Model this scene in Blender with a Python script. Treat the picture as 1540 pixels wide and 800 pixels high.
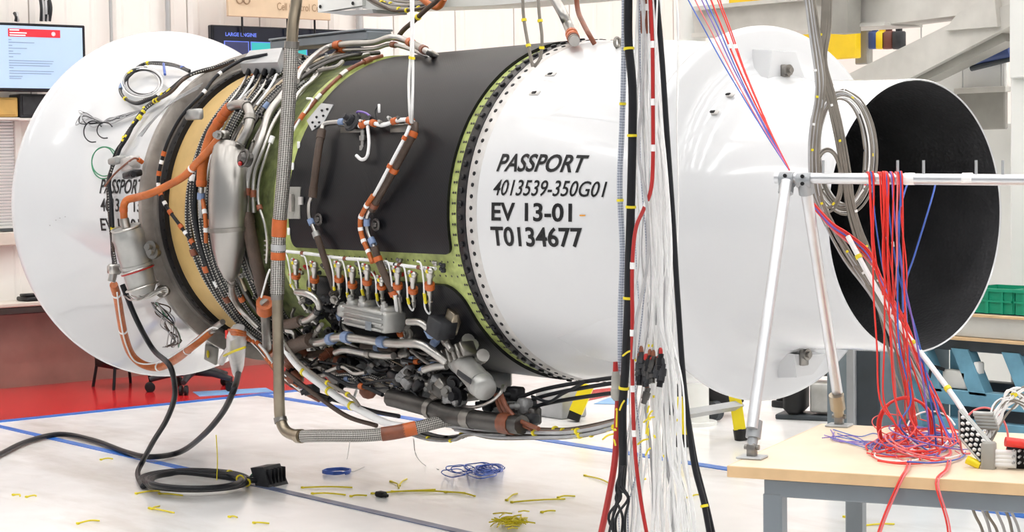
import bpy, math, random
from mathutils import Vector, Matrix
random.seed(7)
for o in list(bpy.data.objects): bpy.data.objects.remove(o)
SC = bpy.context.scene
COL = SC.collection
PI = math.pi
# ------------------------------------------------------------------ camera
FPX = 2850.14
TH, PITCH, ROLL = math.radians(39.6236), math.radians(3.14107), math.radians(-.81456)
CAM = Vector((0, -5, 1.5)); AX = 1.3025            # engine axis: y = 0, z = AX, along x
CF = Vector((-math.cos(TH)*math.cos(PITCH), math.sin(TH)*math.cos(PITCH), -math.sin(PITCH)))
_r = Vector((math.sin(TH), math.cos(TH), 0)); _u = _r.cross(CF)
CR = _r*math.cos(ROLL) + _u*math.sin(ROLL); CU = _u*math.cos(ROLL) - _r*math.sin(ROLL)
cd = bpy.data.cameras.new('camera'); cd.sensor_width = 36; cd.lens = FPX/1540*36; cd.clip_end = 100
co = bpy.data.objects.new('camera', cd); COL.objects.link(co)
M = Matrix.Identity(4)
for i in range(3):
    M[i][0] = CR[i]; M[i][1] = CU[i]; M[i][2] = -CF[i]; M[i][3] = CAM[i]
co.matrix_world = M
SC.camera = co
# ------------------------------------------------------------------ light
W = bpy.data.worlds.new('hall_light'); SC.world = W; W.use_nodes = True
W.node_tree.nodes['Background'].inputs[0].default_value = (.95, .97, 1, 1)
W.node_tree.nodes['Background'].inputs[1].default_value = .5
SC.view_settings.view_transform = 'Standard'; SC.view_settings.look = 'None'
SC.view_settings.exposure = -.05; SC.view_settings.gamma = 1; SC.view_settings.use_curve_mapping = False
LAMP_POWER = 12.5
# ------------------------------------------------------------------ pixel -> place
def ray(x, y): return CF + CR*((x-770)/FPX) + CU*((400-y)/FPX)
def on_z(x, y, z=0): d = ray(x, y); return CAM + d*((z-CAM.z)/d.z)
def on_x(x, y, X): d = ray(x, y); return CAM + d*((X-CAM.x)/d.x)
def on_y(x, y, Y): d = ray(x, y); return CAM + d*((Y-CAM.y)/d.y)
def on_d(x, y, t): return CAM + ray(x, y)*t
def lerp(a, b, t): return a+(b-a)*t
def interp(tab, x):
    if x <= tab[0][0]: return tab[0][1]
    for (a, b), (c, d) in zip(tab, tab[1:]):
        if x <= c: return b+(d-b)*(x-a)/(c-a)
    return tab[-1][1]
PROF = [(-8.9, .92), (-8.8, .905), (-8.7, .85), (-8.6, .80), (-8.5, .765), (-8.35, .73), (-8.2, .715), (-7.84, .705), (-7.835, .752), (-7.79, .752), (-7.785, .69), (-7.70, .69), (-7.695, .664), (-7.0, .655), (-5.5, .658),
        (-5.2, .645), (-4.9, .622), (-4.62, .60), (-4.59, .47), (-3.9, .452)]
def S(x, y, off=0.0):
    """point where the line of sight first meets the engine skin raised by off"""
    d = ray(x, y); t = 5.2; best = None
    def gap(t):
        p = CAM+d*t; return math.hypot(p.y, p.z-AX)-interp(PROF, p.x)-off
    while t < 10.5:
        g = gap(t)
        if g < 0:
            a, b = t-.02, t
            for k in range(9):
                c = (a+b)/2
                if gap(c) < 0: b = c
                else: a = c
            return CAM+d*b
        if best is None or g < best[0]: best = (g, t)
        t += .02
    A = d.y*d.y+d.z*d.z                                   # passes beside the skin: nearest point to the axis
    return CAM+d*(-(CAM.y*d.y+(CAM.z-AX)*d.z)/A) if best[1] < 9.5 else CAM+d*best[1]
def XA(x, y, off=0.0):
    p = S(x, y, off); return p.x, math.atan2(p.z-AX, -p.y)
def EN(X, a, r): return Vector((X, -r*math.cos(a), AX+r*math.sin(a)))
def EA(X, deg, off): return EN(X, math.radians(deg), interp(PROF, X)+off)
# ------------------------------------------------------------------ materials
MATS = {}
def mat(name, col, rough=.5, metal=0., var=.06, scale=8., bump=0., bscale=60., coat=0., emit=0., alpha=1., trans=0.):
    m = bpy.data.materials.new(name); m.use_nodes = True; nt = m.node_tree; N = nt.nodes; L = nt.links
    b = N['Principled BSDF']
    tc = N.new('ShaderNodeTexCoord'); nz = N.new('ShaderNodeTexNoise'); nz.inputs['Scale'].default_value = scale; nz.inputs['Detail'].default_value = 4
    L.new(tc.outputs['Object'], nz.inputs['Vector'])
    cr = N.new('ShaderNodeValToRGB')
    cr.color_ramp.elements[0].position = .3; cr.color_ramp.elements[1].position = .72
    cr.color_ramp.elements[0].color = tuple(max(0, c*(1-var)) for c in col)+(1,)
    cr.color_ramp.elements[1].color = tuple(min(1, c*(1+var)) for c in col)+(1,)
    L.new(nz.outputs['Fac'], cr.inputs['Fac']); L.new(cr.outputs['Color'], b.inputs['Base Color'])
    b.inputs['Roughness'].default_value = rough; b.inputs['Metallic'].default_value = metal
    b.inputs['Coat Weight'].default_value = coat; b.inputs['Coat Roughness'].default_value = .08
    b.inputs['Alpha'].default_value = alpha; b.inputs['Transmission Weight'].default_value = trans
    if emit:
        L.new(cr.outputs['Color'], b.inputs['Emission Color']); b.inputs['Emission Strength'].default_value = emit
    if bump:
        n2 = N.new('ShaderNodeTexNoise'); n2.inputs['Scale'].default_value = bscale; L.new(tc.outputs['Object'], n2.inputs['Vector'])
        bp = N.new('ShaderNodeBump'); bp.inputs['Strength'].default_value = bump; bp.inputs['Distance'].default_value = .01
        L.new(n2.outputs['Fac'], bp.inputs['Height']); L.new(bp.outputs['Normal'], b.inputs['Normal'])
    if max(col) < .06: b.inputs['Specular IOR Level'].default_value = .28
    MATS[name] = m; return m
def braid_mat(name, c0, c1, rough, metal, ku, kv, thr=(.35, .65)):
    """woven sleeve: two crossing waves along (u = metres) and around (v = turns) the tube"""
    m = mat(name, c1, rough, metal); nt = m.node_tree; N = nt.nodes; L = nt.links; b = N['Principled BSDF']
    uv = N.new('ShaderNodeUVMap'); uv.uv_map = 'uv'; sp = N.new('ShaderNodeSeparateXYZ'); L.new(uv.outputs[0], sp.inputs[0])
    outs = []
    for sg in (1, -1):
        a = N.new('ShaderNodeMath'); a.operation = 'MULTIPLY'; a.inputs[1].default_value = ku*2*PI; L.new(sp.outputs[0], a.inputs[0])
        c = N.new('ShaderNodeMath'); c.operation = 'MULTIPLY'; c.inputs[1].default_value = sg*kv*2*PI; L.new(sp.outputs[1], c.inputs[0])
        s = N.new('ShaderNodeMath'); s.operation = 'ADD'; L.new(a.outputs[0], s.inputs[0]); L.new(c.outputs[0], s.inputs[1])
        w = N.new('ShaderNodeMath'); w.operation = 'SINE'; L.new(s.outputs[0], w.inputs[0]); outs.append(w)
    p = N.new('ShaderNodeMath'); p.operation = 'MULTIPLY_ADD'; p.inputs[2].default_value = .5
    L.new(outs[0].outputs[0], p.inputs[0]); L.new(outs[1].outputs[0], p.inputs[1])
    cr = N.new('ShaderNodeValToRGB'); cr.color_ramp.elements[0].position = thr[0]; cr.color_ramp.elements[1].position = thr[1]
    cr.color_ramp.elements[0].color = c0+(1,); cr.color_ramp.elements[1].color = c1+(1,)
    L.new(p.outputs[0], cr.inputs['Fac']); L.new(cr.outputs['Color'], b.inputs['Base Color'])
    bp = N.new('ShaderNodeBump'); bp.inputs['Strength'].default_value = .5; bp.inputs['Distance'].default_value = .003
    L.new(p.outputs[0], bp.inputs['Height']); L.new(bp.outputs['Normal'], b.inputs['Normal'])
    return m
mat('white_paint', (.68, .685, .695), .22, var=.015, scale=3, coat=.4)
mat('white_gloss', (.69, .697, .71), .16, var=.012, scale=2.5, coat=.5)
mat('ring_grey', (.31, .285, .26), .42, .35, var=.22, scale=14)
mat('flange_grey', (.56, .54, .52), .4, .25, var=.12, scale=20)
mat('black_part', (.012, .012, .014), .35, var=.3, scale=30)
mat('charcoal', (.035, .036, .040), .45, var=.3, scale=20)
mat('tan_wrap', (.62, .42, .16), .5, var=.10, scale=10)
mat('primer_green', (.40, .46, .15), .5, var=.28, scale=22, bump=.15, bscale=90)
mat('primer_dark', (.14, .165, .06), .5, var=.45, scale=25, bump=.2, bscale=70)
mat('steel', (.50, .485, .46), .31, .95, var=.10, scale=12)
mat('steel_dull', (.27, .255, .235), .34, .9, var=.2, scale=15)
mat('brushed_tank', (.38, .365, .345), .34, .95, var=.05, scale=6)
mat('dark_metal', (.10, .095, .09), .34, .85, var=.3, scale=12)
mat('cast_grey', (.30, .30, .30), .55, .4, var=.3, scale=28, bump=.4, bscale=60)
mat('block_grey', (.40, .40, .385), .38, .5, var=.1, scale=20)
mat('brass_pipe', (.33, .28, .21), .3, .9, var=.25, scale=8)
mat('brown_sleeve', (.075, .048, .034), .6, var=.2, scale=20, bump=.2, bscale=120)
mat('orange_sleeve', (.50, .125, .022), .45, var=.18, scale=16, bump=.35, bscale=50)
mat('orange_tape', (.52, .115, .022), .4, var=.12, scale=30)
mat('rust_tape', (.20, .060, .028), .4, var=.25, scale=25)
mat('red_cable', (.42, .018, .016), .35, var=.12)
mat('red_wire', (.74, .035, .025), .38, var=.1)
mat('pink_wire', (.75, .16, .17), .4, var=.1)
mat('blue_wire', (.05, .12, .48), .38, var=.12)
mat('violet_wire', (.20, .12, .45), .38, var=.12)
mat('blue_clamp', (.20, .28, .46), .4, var=.1)
mat('white_cable', (.86, .86, .855), .4, var=.05, scale=20)
mat('grey_cable', (.40, .40, .41), .42, var=.12, scale=20)
mat('beige_cable', (.22, .198, .168), .4, .1, var=.15, scale=20)
mat('black_cable', (.012, .013, .016), .38, var=.2)
mat('yellow_tie', (.80, .66, .02), .45, var=.08)
mat('green_wire', (.02, .22, .10), .4, var=.1)
mat('clear_plastic', (.86, .86, .85), .25, var=.05, trans=.25, alpha=.85, bump=.5, bscale=14)
mat('ink', (.012, .012, .013), .4, var=.1)
mat('orange_ink', (.80, .33, .02), .5, var=.1)
braid_mat('steel_braid', (.10, .095, .085), (.55, .53, .50), .38, .8, 70, 9)
braid_mat('harness_braid', (.010, .010, .012), (.50, .48, .44), .5, 0, 40, 2, (.72, .92))
braid_mat('bluegrey_braid', (.22, .25, .32), (.55, .58, .66), .5, 0, 60, 4)
# composite black panel: fine weave, satin coat
def panel_mat():
    m = mat('black_composite', (.006, .006, .008), .40, var=.22, scale=3.5, coat=.1); nt = m.node_tree; N = nt.nodes; L = nt.links; b = N['Principled BSDF']
    tc = N.new('ShaderNodeTexCoord'); wv = N.new('ShaderNodeTexWave'); wv.wave_type = 'BANDS'; wv.bands_direction = 'DIAGONAL'; wv.inputs['Scale'].default_value = 42; wv.inputs['Distortion'].default_value = .6
    L.new(tc.outputs['Object'], wv.inputs['Vector'])
    bp = N.new('ShaderNodeBump'); bp.inputs['Strength'].default_value = .06; bp.inputs['Distance'].default_value = .004
    L.new(wv.outputs['Fac'], bp.inputs['Height']); L.new(bp.outputs['Normal'], b.inputs['Normal'])
    b.inputs['Coat Roughness'].default_value = .3; b.inputs['Specular IOR Level'].default_value = .2
panel_mat()
def liner_mat():
    m = mat('nozzle_liner', (.045, .045, .048), .36, var=.35, scale=5); nt = m.node_tree; N = nt.nodes; L = nt.links; b = N['Principled BSDF']
    tc = N.new('ShaderNodeTexCoord'); ck = N.new('ShaderNodeTexVoronoi'); ck.inputs['Scale'].default_value = 75
    L.new(tc.outputs['Object'], ck.inputs['Vector'])
    bp = N.new('ShaderNodeBump'); bp.inputs['Strength'].default_value = .5; b.inputs['Specular IOR Level'].default_value = .7; bp.inputs['Distance'].default_value = .004
    L.new(ck.outputs['Distance'], bp.inputs['Height']); L.new(bp.outputs['Normal'], b.inputs['Normal'])
liner_mat()
def floor_mat():
    m = mat('epoxy_floor', (.80, .80, .79), .16, var=.02, scale=1.2); nt = m.node_tree; N = nt.nodes; L = nt.links; b = N['Principled BSDF']
    tc = N.new('ShaderNodeTexCoord'); mp = N.new('ShaderNodeMapping'); mp.inputs['Scale'].default_value = (.5, 1.6, 1); L.new(tc.outputs['Object'], mp.inputs[0])
    nz = N.new('ShaderNodeTexNoise'); nz.inputs['Scale'].default_value = 1.3; nz.inputs['Detail'].default_value = 7; nz.inputs['Roughness'].default_value = .62; L.new(mp.outputs[0], nz.inputs['Vector'])
    cr = N.new('ShaderNodeValToRGB'); cr.color_ramp.elements[0].position = .33; cr.color_ramp.elements[1].position = .50
    cr.color_ramp.elements[0].color = (.74, .71, .68, 1); cr.color_ramp.elements[1].color = (.93, .93, .93, 1)
    L.new(nz.outputs['Fac'], cr.inputs['Fac']); L.new(cr.outputs['Color'], b.inputs['Base Color'])
    n3 = N.new('ShaderNodeTexNoise'); n3.inputs['Scale'].default_value = 5; L.new(tc.outputs['Object'], n3.inputs['Vector'])
    mr = N.new('ShaderNodeMapRange'); mr.inputs['To Min'].default_value = .10; mr.inputs['To Max'].default_value = .30; L.new(n3.outputs['Fac'], mr.inputs['Value']); L.new(mr.outputs[0], b.inputs['Roughness'])
floor_mat()
mat('red_floor', (.66, .022, .026), .16, var=.12, scale=2)
mat('blue_tape', (.03, .17, .62), .3, var=.12, scale=6)
mat('faded_tape', (.11, .14, .24), .35, var=.35, scale=7)
mat('wall_cream', (.86, .82, .775), .5, var=.03, scale=1.5)
mat('wall_rib', (.70, .67, .63), .5, var=.03, scale=1.5)
mat('maroon_panel', (.33, .17, .14), .3, var=.18, scale=4)
mat('ledge_dark', (.05, .035, .032), .35, var=.2)
mat('ledge_top', (.62, .57, .50), .4, var=.06)
mat('ceiling_white', (.78, .78, .78), .7, var=.02)
mat('lamp_glow', (1, .985, .96), .5, var=.0, emit=LAMP_POWER)
mat('grey_conduit', (.50, .50, .50), .35, .6, var=.08)
mat('wood_top', (.76, .63, .47), .42, var=.10, scale=5)
mat('wood_edge', (.68, .46, .25), .5, var=.12, scale=9)
mat('wood_block', (.62, .38, .10), .5, var=.12, scale=8)
mat('bench_grey', (.19, .215, .24), .4, .1, var=.06)
mat('alu_pipe', (.62, .63, .65), .32, .75, var=.08, scale=14)
mat('clamp_grey', (.34, .355, .37), .42, .5, var=.12)
mat('sign_board', (.66, .50, .34), .5, var=.04)
mat('sign_ink', (.33, .22, .13), .6, var=.05)
mat('tv_frame', (.012, .013, .018), .25, var=.1)
mat('screen_pale', (.42, .57, .82), .3, var=.02, scale=2, emit=.22)
mat('screen_white', (.92, .94, .98), .3, var=.0, emit=.3)
mat('screen_red', (.72, .02, .04), .3, var=.02, emit=.15)
mat('screen_text', (.22, .30, .42), .4, var=.0, emit=.05)
mat('screen_dark', (.010, .012, .022), .15, var=.1, emit=.25)
mat('screen_blue', (.10, .16, .62), .3, var=.0, emit=.6)
mat('screen_navy', (.02, .025, .09), .3, var=.1, emit=.3)
mat('screen_teal', (.02, .33, .33), .3, var=.0, emit=.6)
mat('blind_white', (.80, .80, .79), .5, var=.02)
mat('steel_beam', (.62, .60, .56), .5, var=.10, scale=7)
mat('column_white', (.84, .845, .82), .5, var=.04, scale=3)
mat('yellow_panel', (.85, .58, .01), .45, var=.05)
mat('navy_roll', (.03, .06, .20), .4, var=.2)
mat('brown_dark', (.16, .045, .03), .5, var=.2)
mat('plate_grey', (.33, .32, .29), .5, var=.2, scale=5)
mat('bench_side', (.60, .60, .57), .5, var=.08, scale=5)
mat('cart_blue', (.15, .35, .47), .42, var=.22, scale=8)
mat('cart_dark', (.04, .05, .06), .45, var=.2)
mat('crate_green', (.01, .30, .17), .4, var=.1)
mat('cabinet_grey', (.20, .245, .27), .4, var=.1)
mat('rubber_black', (.014, .014, .015), .55, var=.2)
mat('jack_yellow', (.85, .68, .01), .4, var=.06)
mat('bar_grey', (.42, .43, .44), .4, .3, var=.08)
mat('sky_sheet', (.22, .45, .78), .4, var=.1)
mat('glass_dark', (.10, .11, .12), .1, var=.1)
# ------------------------------------------------------------------ mesh collecting
class MB:
    def __init__(s): s.v = []; s.f = []; s.uv = []
    def add(s, vs, fs, uvs=None):
        k = len(s.v); s.v += [Vector(p) for p in vs]
        for i, f in enumerate(fs):
            s.f.append([k+j for j in f]); s.uv.append(uvs[i] if uvs else [(0, 0)]*len(f))
        return s
    def box(s, c, size, rot=None, taper=1.):
        c = Vector(c); hx, hy, hz = size[0]/2, size[1]/2, size[2]/2; R = rot or Matrix.Identity(3); vs = []
        for z in (-1, 1):
            t = taper if z > 0 else 1
            for x, y in ((-1, -1), (1, -1), (1, 1), (-1, 1)): vs.append(c+R@Vector((x*hx*t, y*hy*t, z*hz)))
        return s.add(vs, [(3, 2, 1, 0), (4, 5, 6, 7), (0, 1, 5, 4), (1, 2, 6, 5), (2, 3, 7, 6), (3, 0, 4, 7)])
    def bbox(s, c, size, b=.004, rot=None):
        """box with chamfered edges"""
        c = Vector(c); R = rot or Matrix.Identity(3); h = [max(size[i]/2, b*1.01) for i in range(3)]
        import bmesh
        bm = bmesh.new(); bmesh.ops.create_cube(bm, size=1)
        for v in bm.verts: v.co = Vector((v.co.x*2*h[0], v.co.y*2*h[1], v.co.z*2*h[2]))
        bmesh.ops.bevel(bm, geom=bm.edges[:], offset=b, segments=1, affect='EDGES')
        bm.verts.ensure_lookup_table(); bm.verts.index_update()
        s.add([c+R@v.co for v in bm.verts], [[v.index for v in f.verts] for f in bm.faces]); bm.free(); return s
    def tube(s, pts, r, n=8, caps=True):
        P = [Vector(p) for p in pts]; m = len(P)
        R = r if isinstance(r, (list, tuple)) else [r]*m
        T = [(P[min(i+1, m-1)]-P[max(i-1, 0)]).normalized() for i in range(m)]
        a = Vector((0, 0, 1)) if abs(T[0].z) < .9 else Vector((1, 0, 0))
        nn = (a-T[0]*a.dot(T[0])).normalized(); vs = []; L = 0; us = []
        for i in range(m):
            if i:
                L += (P[i]-P[i-1]).length; nn = nn-T[i]*nn.dot(T[i])
                nn = nn.normalized() if nn.length > 1e-6 else T[i].orthogonal().normalized()
            b = T[i].cross(nn); us.append(L)
            for k in range(n):
                t = 2*PI*k/n; vs.append(P[i]+(nn*math.cos(t)+b*math.sin(t))*R[i])
        fs, uv = [], []
        for i in range(m-1):
            for k in range(n):
                k2 = (k+1) % n; fs.append((i*n+k, i*n+k2, (i+1)*n+k2, (i+1)*n+k))
                uv.append([(us[i], k/n), (us[i], (k+1)/n), (us[i+1], (k+1)/n), (us[i+1], k/n)])
        if caps:
            fs.append(tuple(range(n))[::-1]); uv.append([(0, 0)]*n); fs.append(tuple((m-1)*n+k for k in range(n))); uv.append([(0, 0)]*n)
        return s.add(vs, fs, uv)
    def lathe(s, prof, n=96, a0=0., a1=2*PI, closed=False):
        """prof: (X, r) round the engine axis"""
        m = len(prof); full = abs(a1-a0-2*PI) < 1e-6; c = n if full else n+1; vs = []
        for j in range(c):
            a = a0+(a1-a0)*j/n
            for X, r in prof: vs.append(EN(X, a, r))
        fs, uv = [], []
        for j in range(n):
            j2 = (j+1) % c
            for i in range(m if closed else m-1):
                i2 = (i+1) % m; fs.append((j*m+i, j2*m+i, j2*m+i2, j*m+i2))
                uv.append([(j/n, i), (j/n+1/n, i), (j/n+1/n, i+1), (j/n, i+1)])
        return s.add(vs, fs, uv)
    def spin(s, base, axis, prof, n=16):
        """prof: (distance along axis, r)"""
        base = Vector(base); ax = Vector(axis).normalized(); a = ax.orthogonal().normalized(); b = ax.cross(a); m = len(prof); vs = []
        for h, r in prof:
            for k in range(n):
                t = 2*PI*k/n; vs.append(base+ax*h+(a*math.cos(t)+b*math.sin(t))*r)
        fs = [(i*n+k, i*n+(k+1) % n, (i+1)*n+(k+1) % n, (i+1)*n+k) for i in range(m-1) for k in range(n)]
        fs.append(tuple(range(n))[::-1]); fs.append(tuple((m-1)*n+k for k in range(n)))
        return s.add(vs, fs)
    def ball(s, c, r, n=10, sc=(1, 1, 1)):
        c = Vector(c); vs = []; k2 = n//2
        for i in range(1, k2):
            p = PI*i/k2
            for k in range(n): t = 2*PI*k/n; vs.append(c+Vector((r*sc[0]*math.sin(p)*math.cos(t), r*sc[1]*math.sin(p)*math.sin(t), r*sc[2]*math.cos(p))))
        vs += [c+Vector((0, 0, r*sc[2])), c-Vector((0, 0, r*sc[2]))]; q = len(vs)
        fs = [(i*n+k, i*n+(k+1) % n, (i+1)*n+(k+1) % n, (i+1)*n+k) for i in range(k2-2) for k in range(n)]
        fs += [(q-2, (k+1) % n, k) for k in range(n)] + [(q-1, (k2-2)*n+k, (k2-2)*n+(k+1) % n) for k in range(n)]
        return s.add(vs, fs)
    def ring(s, c, axis, R, r, n=20, m=6):
        c = Vector(c); ax = Vector(axis).normalized(); a = ax.orthogonal().normalized(); b = ax.cross(a)
        vs, fs = [], []
        for i in range(n):
            t = 2*PI*i/n; d = a*math.cos(t)+b*math.sin(t)
            for k in range(m): q = 2*PI*k/m; vs.append(c+d*(R+r*math.cos(q))+ax*r*math.sin(q))
        for i in range(n):
            for k in range(m): fs.append((i*m+k, ((i+1) % n)*m+k, ((i+1) % n)*m+(k+1) % m, i*m+(k+1) % m))
        return s.add(vs, fs)
    def quad(s, a, b, c, d): return s.add([a, b, c, d], [(0, 1, 2, 3)])
    def slab(s, outline, nrm, th):
        """polygon extruded by th along nrm"""
        n = len(outline); d = Vector(nrm).normalized()*th; vs = [Vector(p) for p in outline]+[Vector(p)+d for p in outline]
        fs = [tuple(range(n)), tuple(range(2*n-1, n-1, -1))]+[(i, n+i, n+(i+1) % n, (i+1) % n) for i in range(n)]
        return s.add(vs, fs)
    def mesh(s, name, m, org, smooth):
        me = bpy.data.meshes.new(name); me.from_pydata([p-org for p in s.v], [], s.f); me.materials.append(MATS[m])
        ul = me.uv_layers.new(name='uv'); d = [c for f in s.uv for p in f for c in p]
        ul.data.foreach_set('uv', d)
        import bmesh
        bm = bmesh.new(); bm.from_mesh(me); bmesh.ops.recalc_face_normals(bm, faces=bm.faces); bm.to_mesh(me); bm.free()
        if smooth:
            me.polygons.foreach_set('use_smooth', [True]*len(me.polygons))
            me.set_sharp_from_angle(angle=math.radians(52))
        return me
    def build(s, name, m, parent=None, smooth=True, **tags):
        if parent is None:
            xs = [p.x for p in s.v]; ys = [p.y for p in s.v]; zs = [p.z for p in s.v]
            org = Vector(((min(xs)+max(xs))/2, (min(ys)+max(ys))/2, min(zs)))
        else:
            org = sum(s.v, Vector())/len(s.v)
        me = s.mesh(name, m, org, smooth)
        return place(name, me, org, parent, **tags)
WL = {}
def place(name, me, org, parent=None, rot=None, **tags):
    o = bpy.data.objects.new(name, me); COL.objects.link(o); o.parent = parent
    o.location = org-(WL[parent.name] if parent else Vector()); WL[o.name] = Vector(org)
    if rot is not None: o.rotation_mode = 'QUATERNION'; o.rotation_quaternion = rot
    for k, v in tags.items():
        if v: o['category' if k == 'cat' else k] = v
    return o
def thing(name, loc, label, cat, group=None):
    o = bpy.data.objects.new(name, None); COL.objects.link(o); o.location = loc; o.empty_display_size = .1
    WL[o.name] = Vector(loc); o['label'] = label; o['category'] = cat
    if group: o['group'] = group
    return o
def smoothp(pts, k=6):
    P = [Vector(p) for p in pts]
    if len(P) < 3: return [P[0].lerp(P[-1], i/k) for i in range(k+1)]
    Q = [P[0]*2-P[1]]+P+[P[-1]*2-P[-2]]; out = []
    for i in range(1, len(Q)-2):
        a, b, c, d = Q[i-1:i+3]
        for j in range(k):
            t = j/k; out.append(.5*((2*b)+(c-a)*t+(2*a-5*b+4*c-d)*t*t+(3*b-a-3*c+d)*t**3))
    out.append(P[-1]); return out
def sub(path, t, length):
    """stretch of a path centred on fraction t"""
    Ls = [0]
    for a, b in zip(path, path[1:]): Ls.append(Ls[-1]+(b-a).length)
    tot = Ls[-1]
    def at(s):
        s = max(0, min(tot, s))
        for i in range(len(Ls)-1):
            if s <= Ls[i+1]: return path[i].lerp(path[i+1], (s-Ls[i])/max(1e-9, Ls[i+1]-Ls[i]))
        return path[-1]
    c = t*tot; return [at(c-length/2+length*i/4) for i in range(5)]
def px2m(p, n): return n*(p-CAM).dot(CF)/FPX
def text_mesh(txt, shear=0., bold=.0):
    c = bpy.data.curves.new('t', 'FONT'); c.body = txt; c.shear = shear; c.offset = bold; c.resolution_u = 4; c.fill_mode = 'FRONT'
    o = bpy.data.objects.new('t', c); COL.objects.link(o); dg = bpy.context.evaluated_depsgraph_get()
    ev = o.evaluated_get(dg); me = ev.to_mesh(); V = [v.co.copy() for v in me.vertices]; Fs = [tuple(p.vertices) for p in me.polygons]
    ev.to_mesh_clear(); bpy.data.objects.remove(o); bpy.data.curves.remove(c); return V, Fs
def lettering(name, txt, fn, m, parent, shear=0., bold=.02, **tags):
    """fn(u, v) gives the place of the point u, v of the text's box"""
    V, Fs = text_mesh(txt, shear, bold); x0 = min(v.x for v in V); x1 = max(v.x for v in V); y0 = min(v.y for v in V); y1 = max(v.y for v in V)
    Fs = sorted(Fs, key=lambda f: min(V[i].x for i in f)); words = [[]]; edge = None       # one mesh for each word
    for f in Fs:
        a = min(V[i].x for i in f)
        if edge is not None and a-edge > .17: words.append([])
        words[-1].append(f); edge = max(edge if edge is not None else -9, max(V[i].x for i in f))
    for wd in words:
        ids = sorted(set(i for f in wd for i in f)); mp = {i: k for k, i in enumerate(ids)}
        MB().add([fn((V[i].x-x0)/(x1-x0), (V[i].y-y0)/(y1-y0)) for i in ids], [tuple(mp[i] for i in f) for f in wd]).build(name, m, parent, smooth=False, **tags)
# ================================================================== THE SETTING
def struct(o): o['kind'] = 'structure'; return o
WX = -12.2
struct(MB().box((-2.5, 1, -.06), (20, 20, .12)).build('floor', 'epoxy_floor', smooth=False))
struct(MB().box((-11.42, 3, .0015), (1.6, 16, .003)).build('trim_1', 'red_floor', smooth=False))
struct(MB().box((-10.59, 3, .002), (.075, 16, .004)).build('trim_2', 'blue_tape', smooth=False))
struct(MB().box((-7.3, 1.6, .002), (6.5, .07, .004)).build('trim_3', 'blue_tape', smooth=False))
struct(MB().box((-9.3, -.3, .002), (2.5, .05, .004)).build('trim_4', 'blue_tape', smooth=False))
struct(MB().box((-6.4, -.3, .002), (3.3, .05, .004)).build('trim_5', 'faded_tape', smooth=False))
b = MB(); q = [on_z(*p) for p in ((290, 590), (400, 584), (412, 590), (300, 597))]
struct(MB().slab([(p.x, p.y, .003) for p in q], (0, 0, 1), .002).build('trim_6', 'sky_sheet', smooth=False))
for i, pl in enumerate((((838, 614), (858, 590), (940, 582), (940, 590)), ((893, 608), (915, 599), (945, 600), (945, 609)))):
    q = [on_z(*p) for p in pl]
    struct(MB().slab([(p.x, p.y, .002) for p in q], (0, 0, 1), .002).build('trim_%d' % (7+i), 'sky_sheet' if i else 'red_floor', smooth=False))
wall = struct(MB().box((WX-.08, 3, 3.5), (.1, 16, 7)).build('wall_front', 'wall_cream', smooth=False))
# ribbed metal sheets of the front wall, each its own sheet
pb = MB(); w = .62; prof = [(0, 0), (.03, .022), (.07, .022), (.10, 0), (.26, 0), (.275, .006), (.30, .006), (.315, 0), (.45, 0), (.465, .006), (.49, .006), (.505, 0), (w-.012, 0)]
vs = []
for z in (.56, 6.9):
    for y, d in prof: vs.append((d+.012, y, z))
n = len(prof)
for z in (.56, 6.9):
    for y, d in ((prof[-1][0], -.02), (0, -.02)): vs.append((d, y, z))
pb.add(vs, [(i, i+1, n+i+1, n+i) for i in range(n-1)]+[(n-1, 2*n, 2*n+2, 2*n-1), (2*n+1, 0, n, 2*n+3)])
pme = pb.mesh('wall_panel', 'wall_cream', Vector(), False)
for k in range(-5, 20):
    place('wall_panel', pme, Vector((WX-.02, .83+w*k, 0)), wall)
low = MB().box((WX+.01, 3, .27), (.06, 16, .54)).build('lower_panel', 'maroon_panel', wall, smooth=False)
MB().bbox((WX+.10, 3, .545), (.30, 16, .05), .006).build('ledge_front', 'ledge_dark', wall, smooth=False)
MB().bbox((WX+.10, 3, .585), (.32, 16, .03), .006).build('ledge_top', 'ledge_top', wall, smooth=False)
struct(MB().box((-2.5, 8.05, 3.5), (20, .1, 7)).build('wall_right', 'wall_cream', smooth=False))
struct(MB().box((-2.5, 1, 7.05), (20, 20, .1)).build('ceiling', 'ceiling_white', smooth=False))
# conduits on the wall
for px, nm in ((253, 'conduit'), (541, 'conduit'), (167, 'conduit')):
    p = on_x(px, 40, WX+.05); struct(MB().tube([(p.x, p.y, .6), (p.x, p.y, 6.9)], .020 if px == 253 else .03 if px == 541 else .012, 10).build('trim_%d' % (20+px), 'grey_conduit'))
# ceiling lamps: long panels in rows
for i, x in enumerate((-11, -8.4, -5.8, -3.2, -.6, 2.0, 4.6, 7.0)):
    for j, y in enumerate((-7.4, -4.6, -1.8, 1.0, 3.8, 6.6)):
        t = thing('ceiling_lamp', (x, y, 6.9), 'long white linear lamp hung under the hall ceiling', 'lamp', 'linear lamps under the ceiling')
        MB().bbox((x, y, 6.95), (.5, 2.2, .08), .01).build('housing', 'ceiling_white', t, smooth=False)
        MB().box((x, y, 6.9), (.44, 2.1, .02)).build('diffuser', 'lamp_glow', t, smooth=False)
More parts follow.
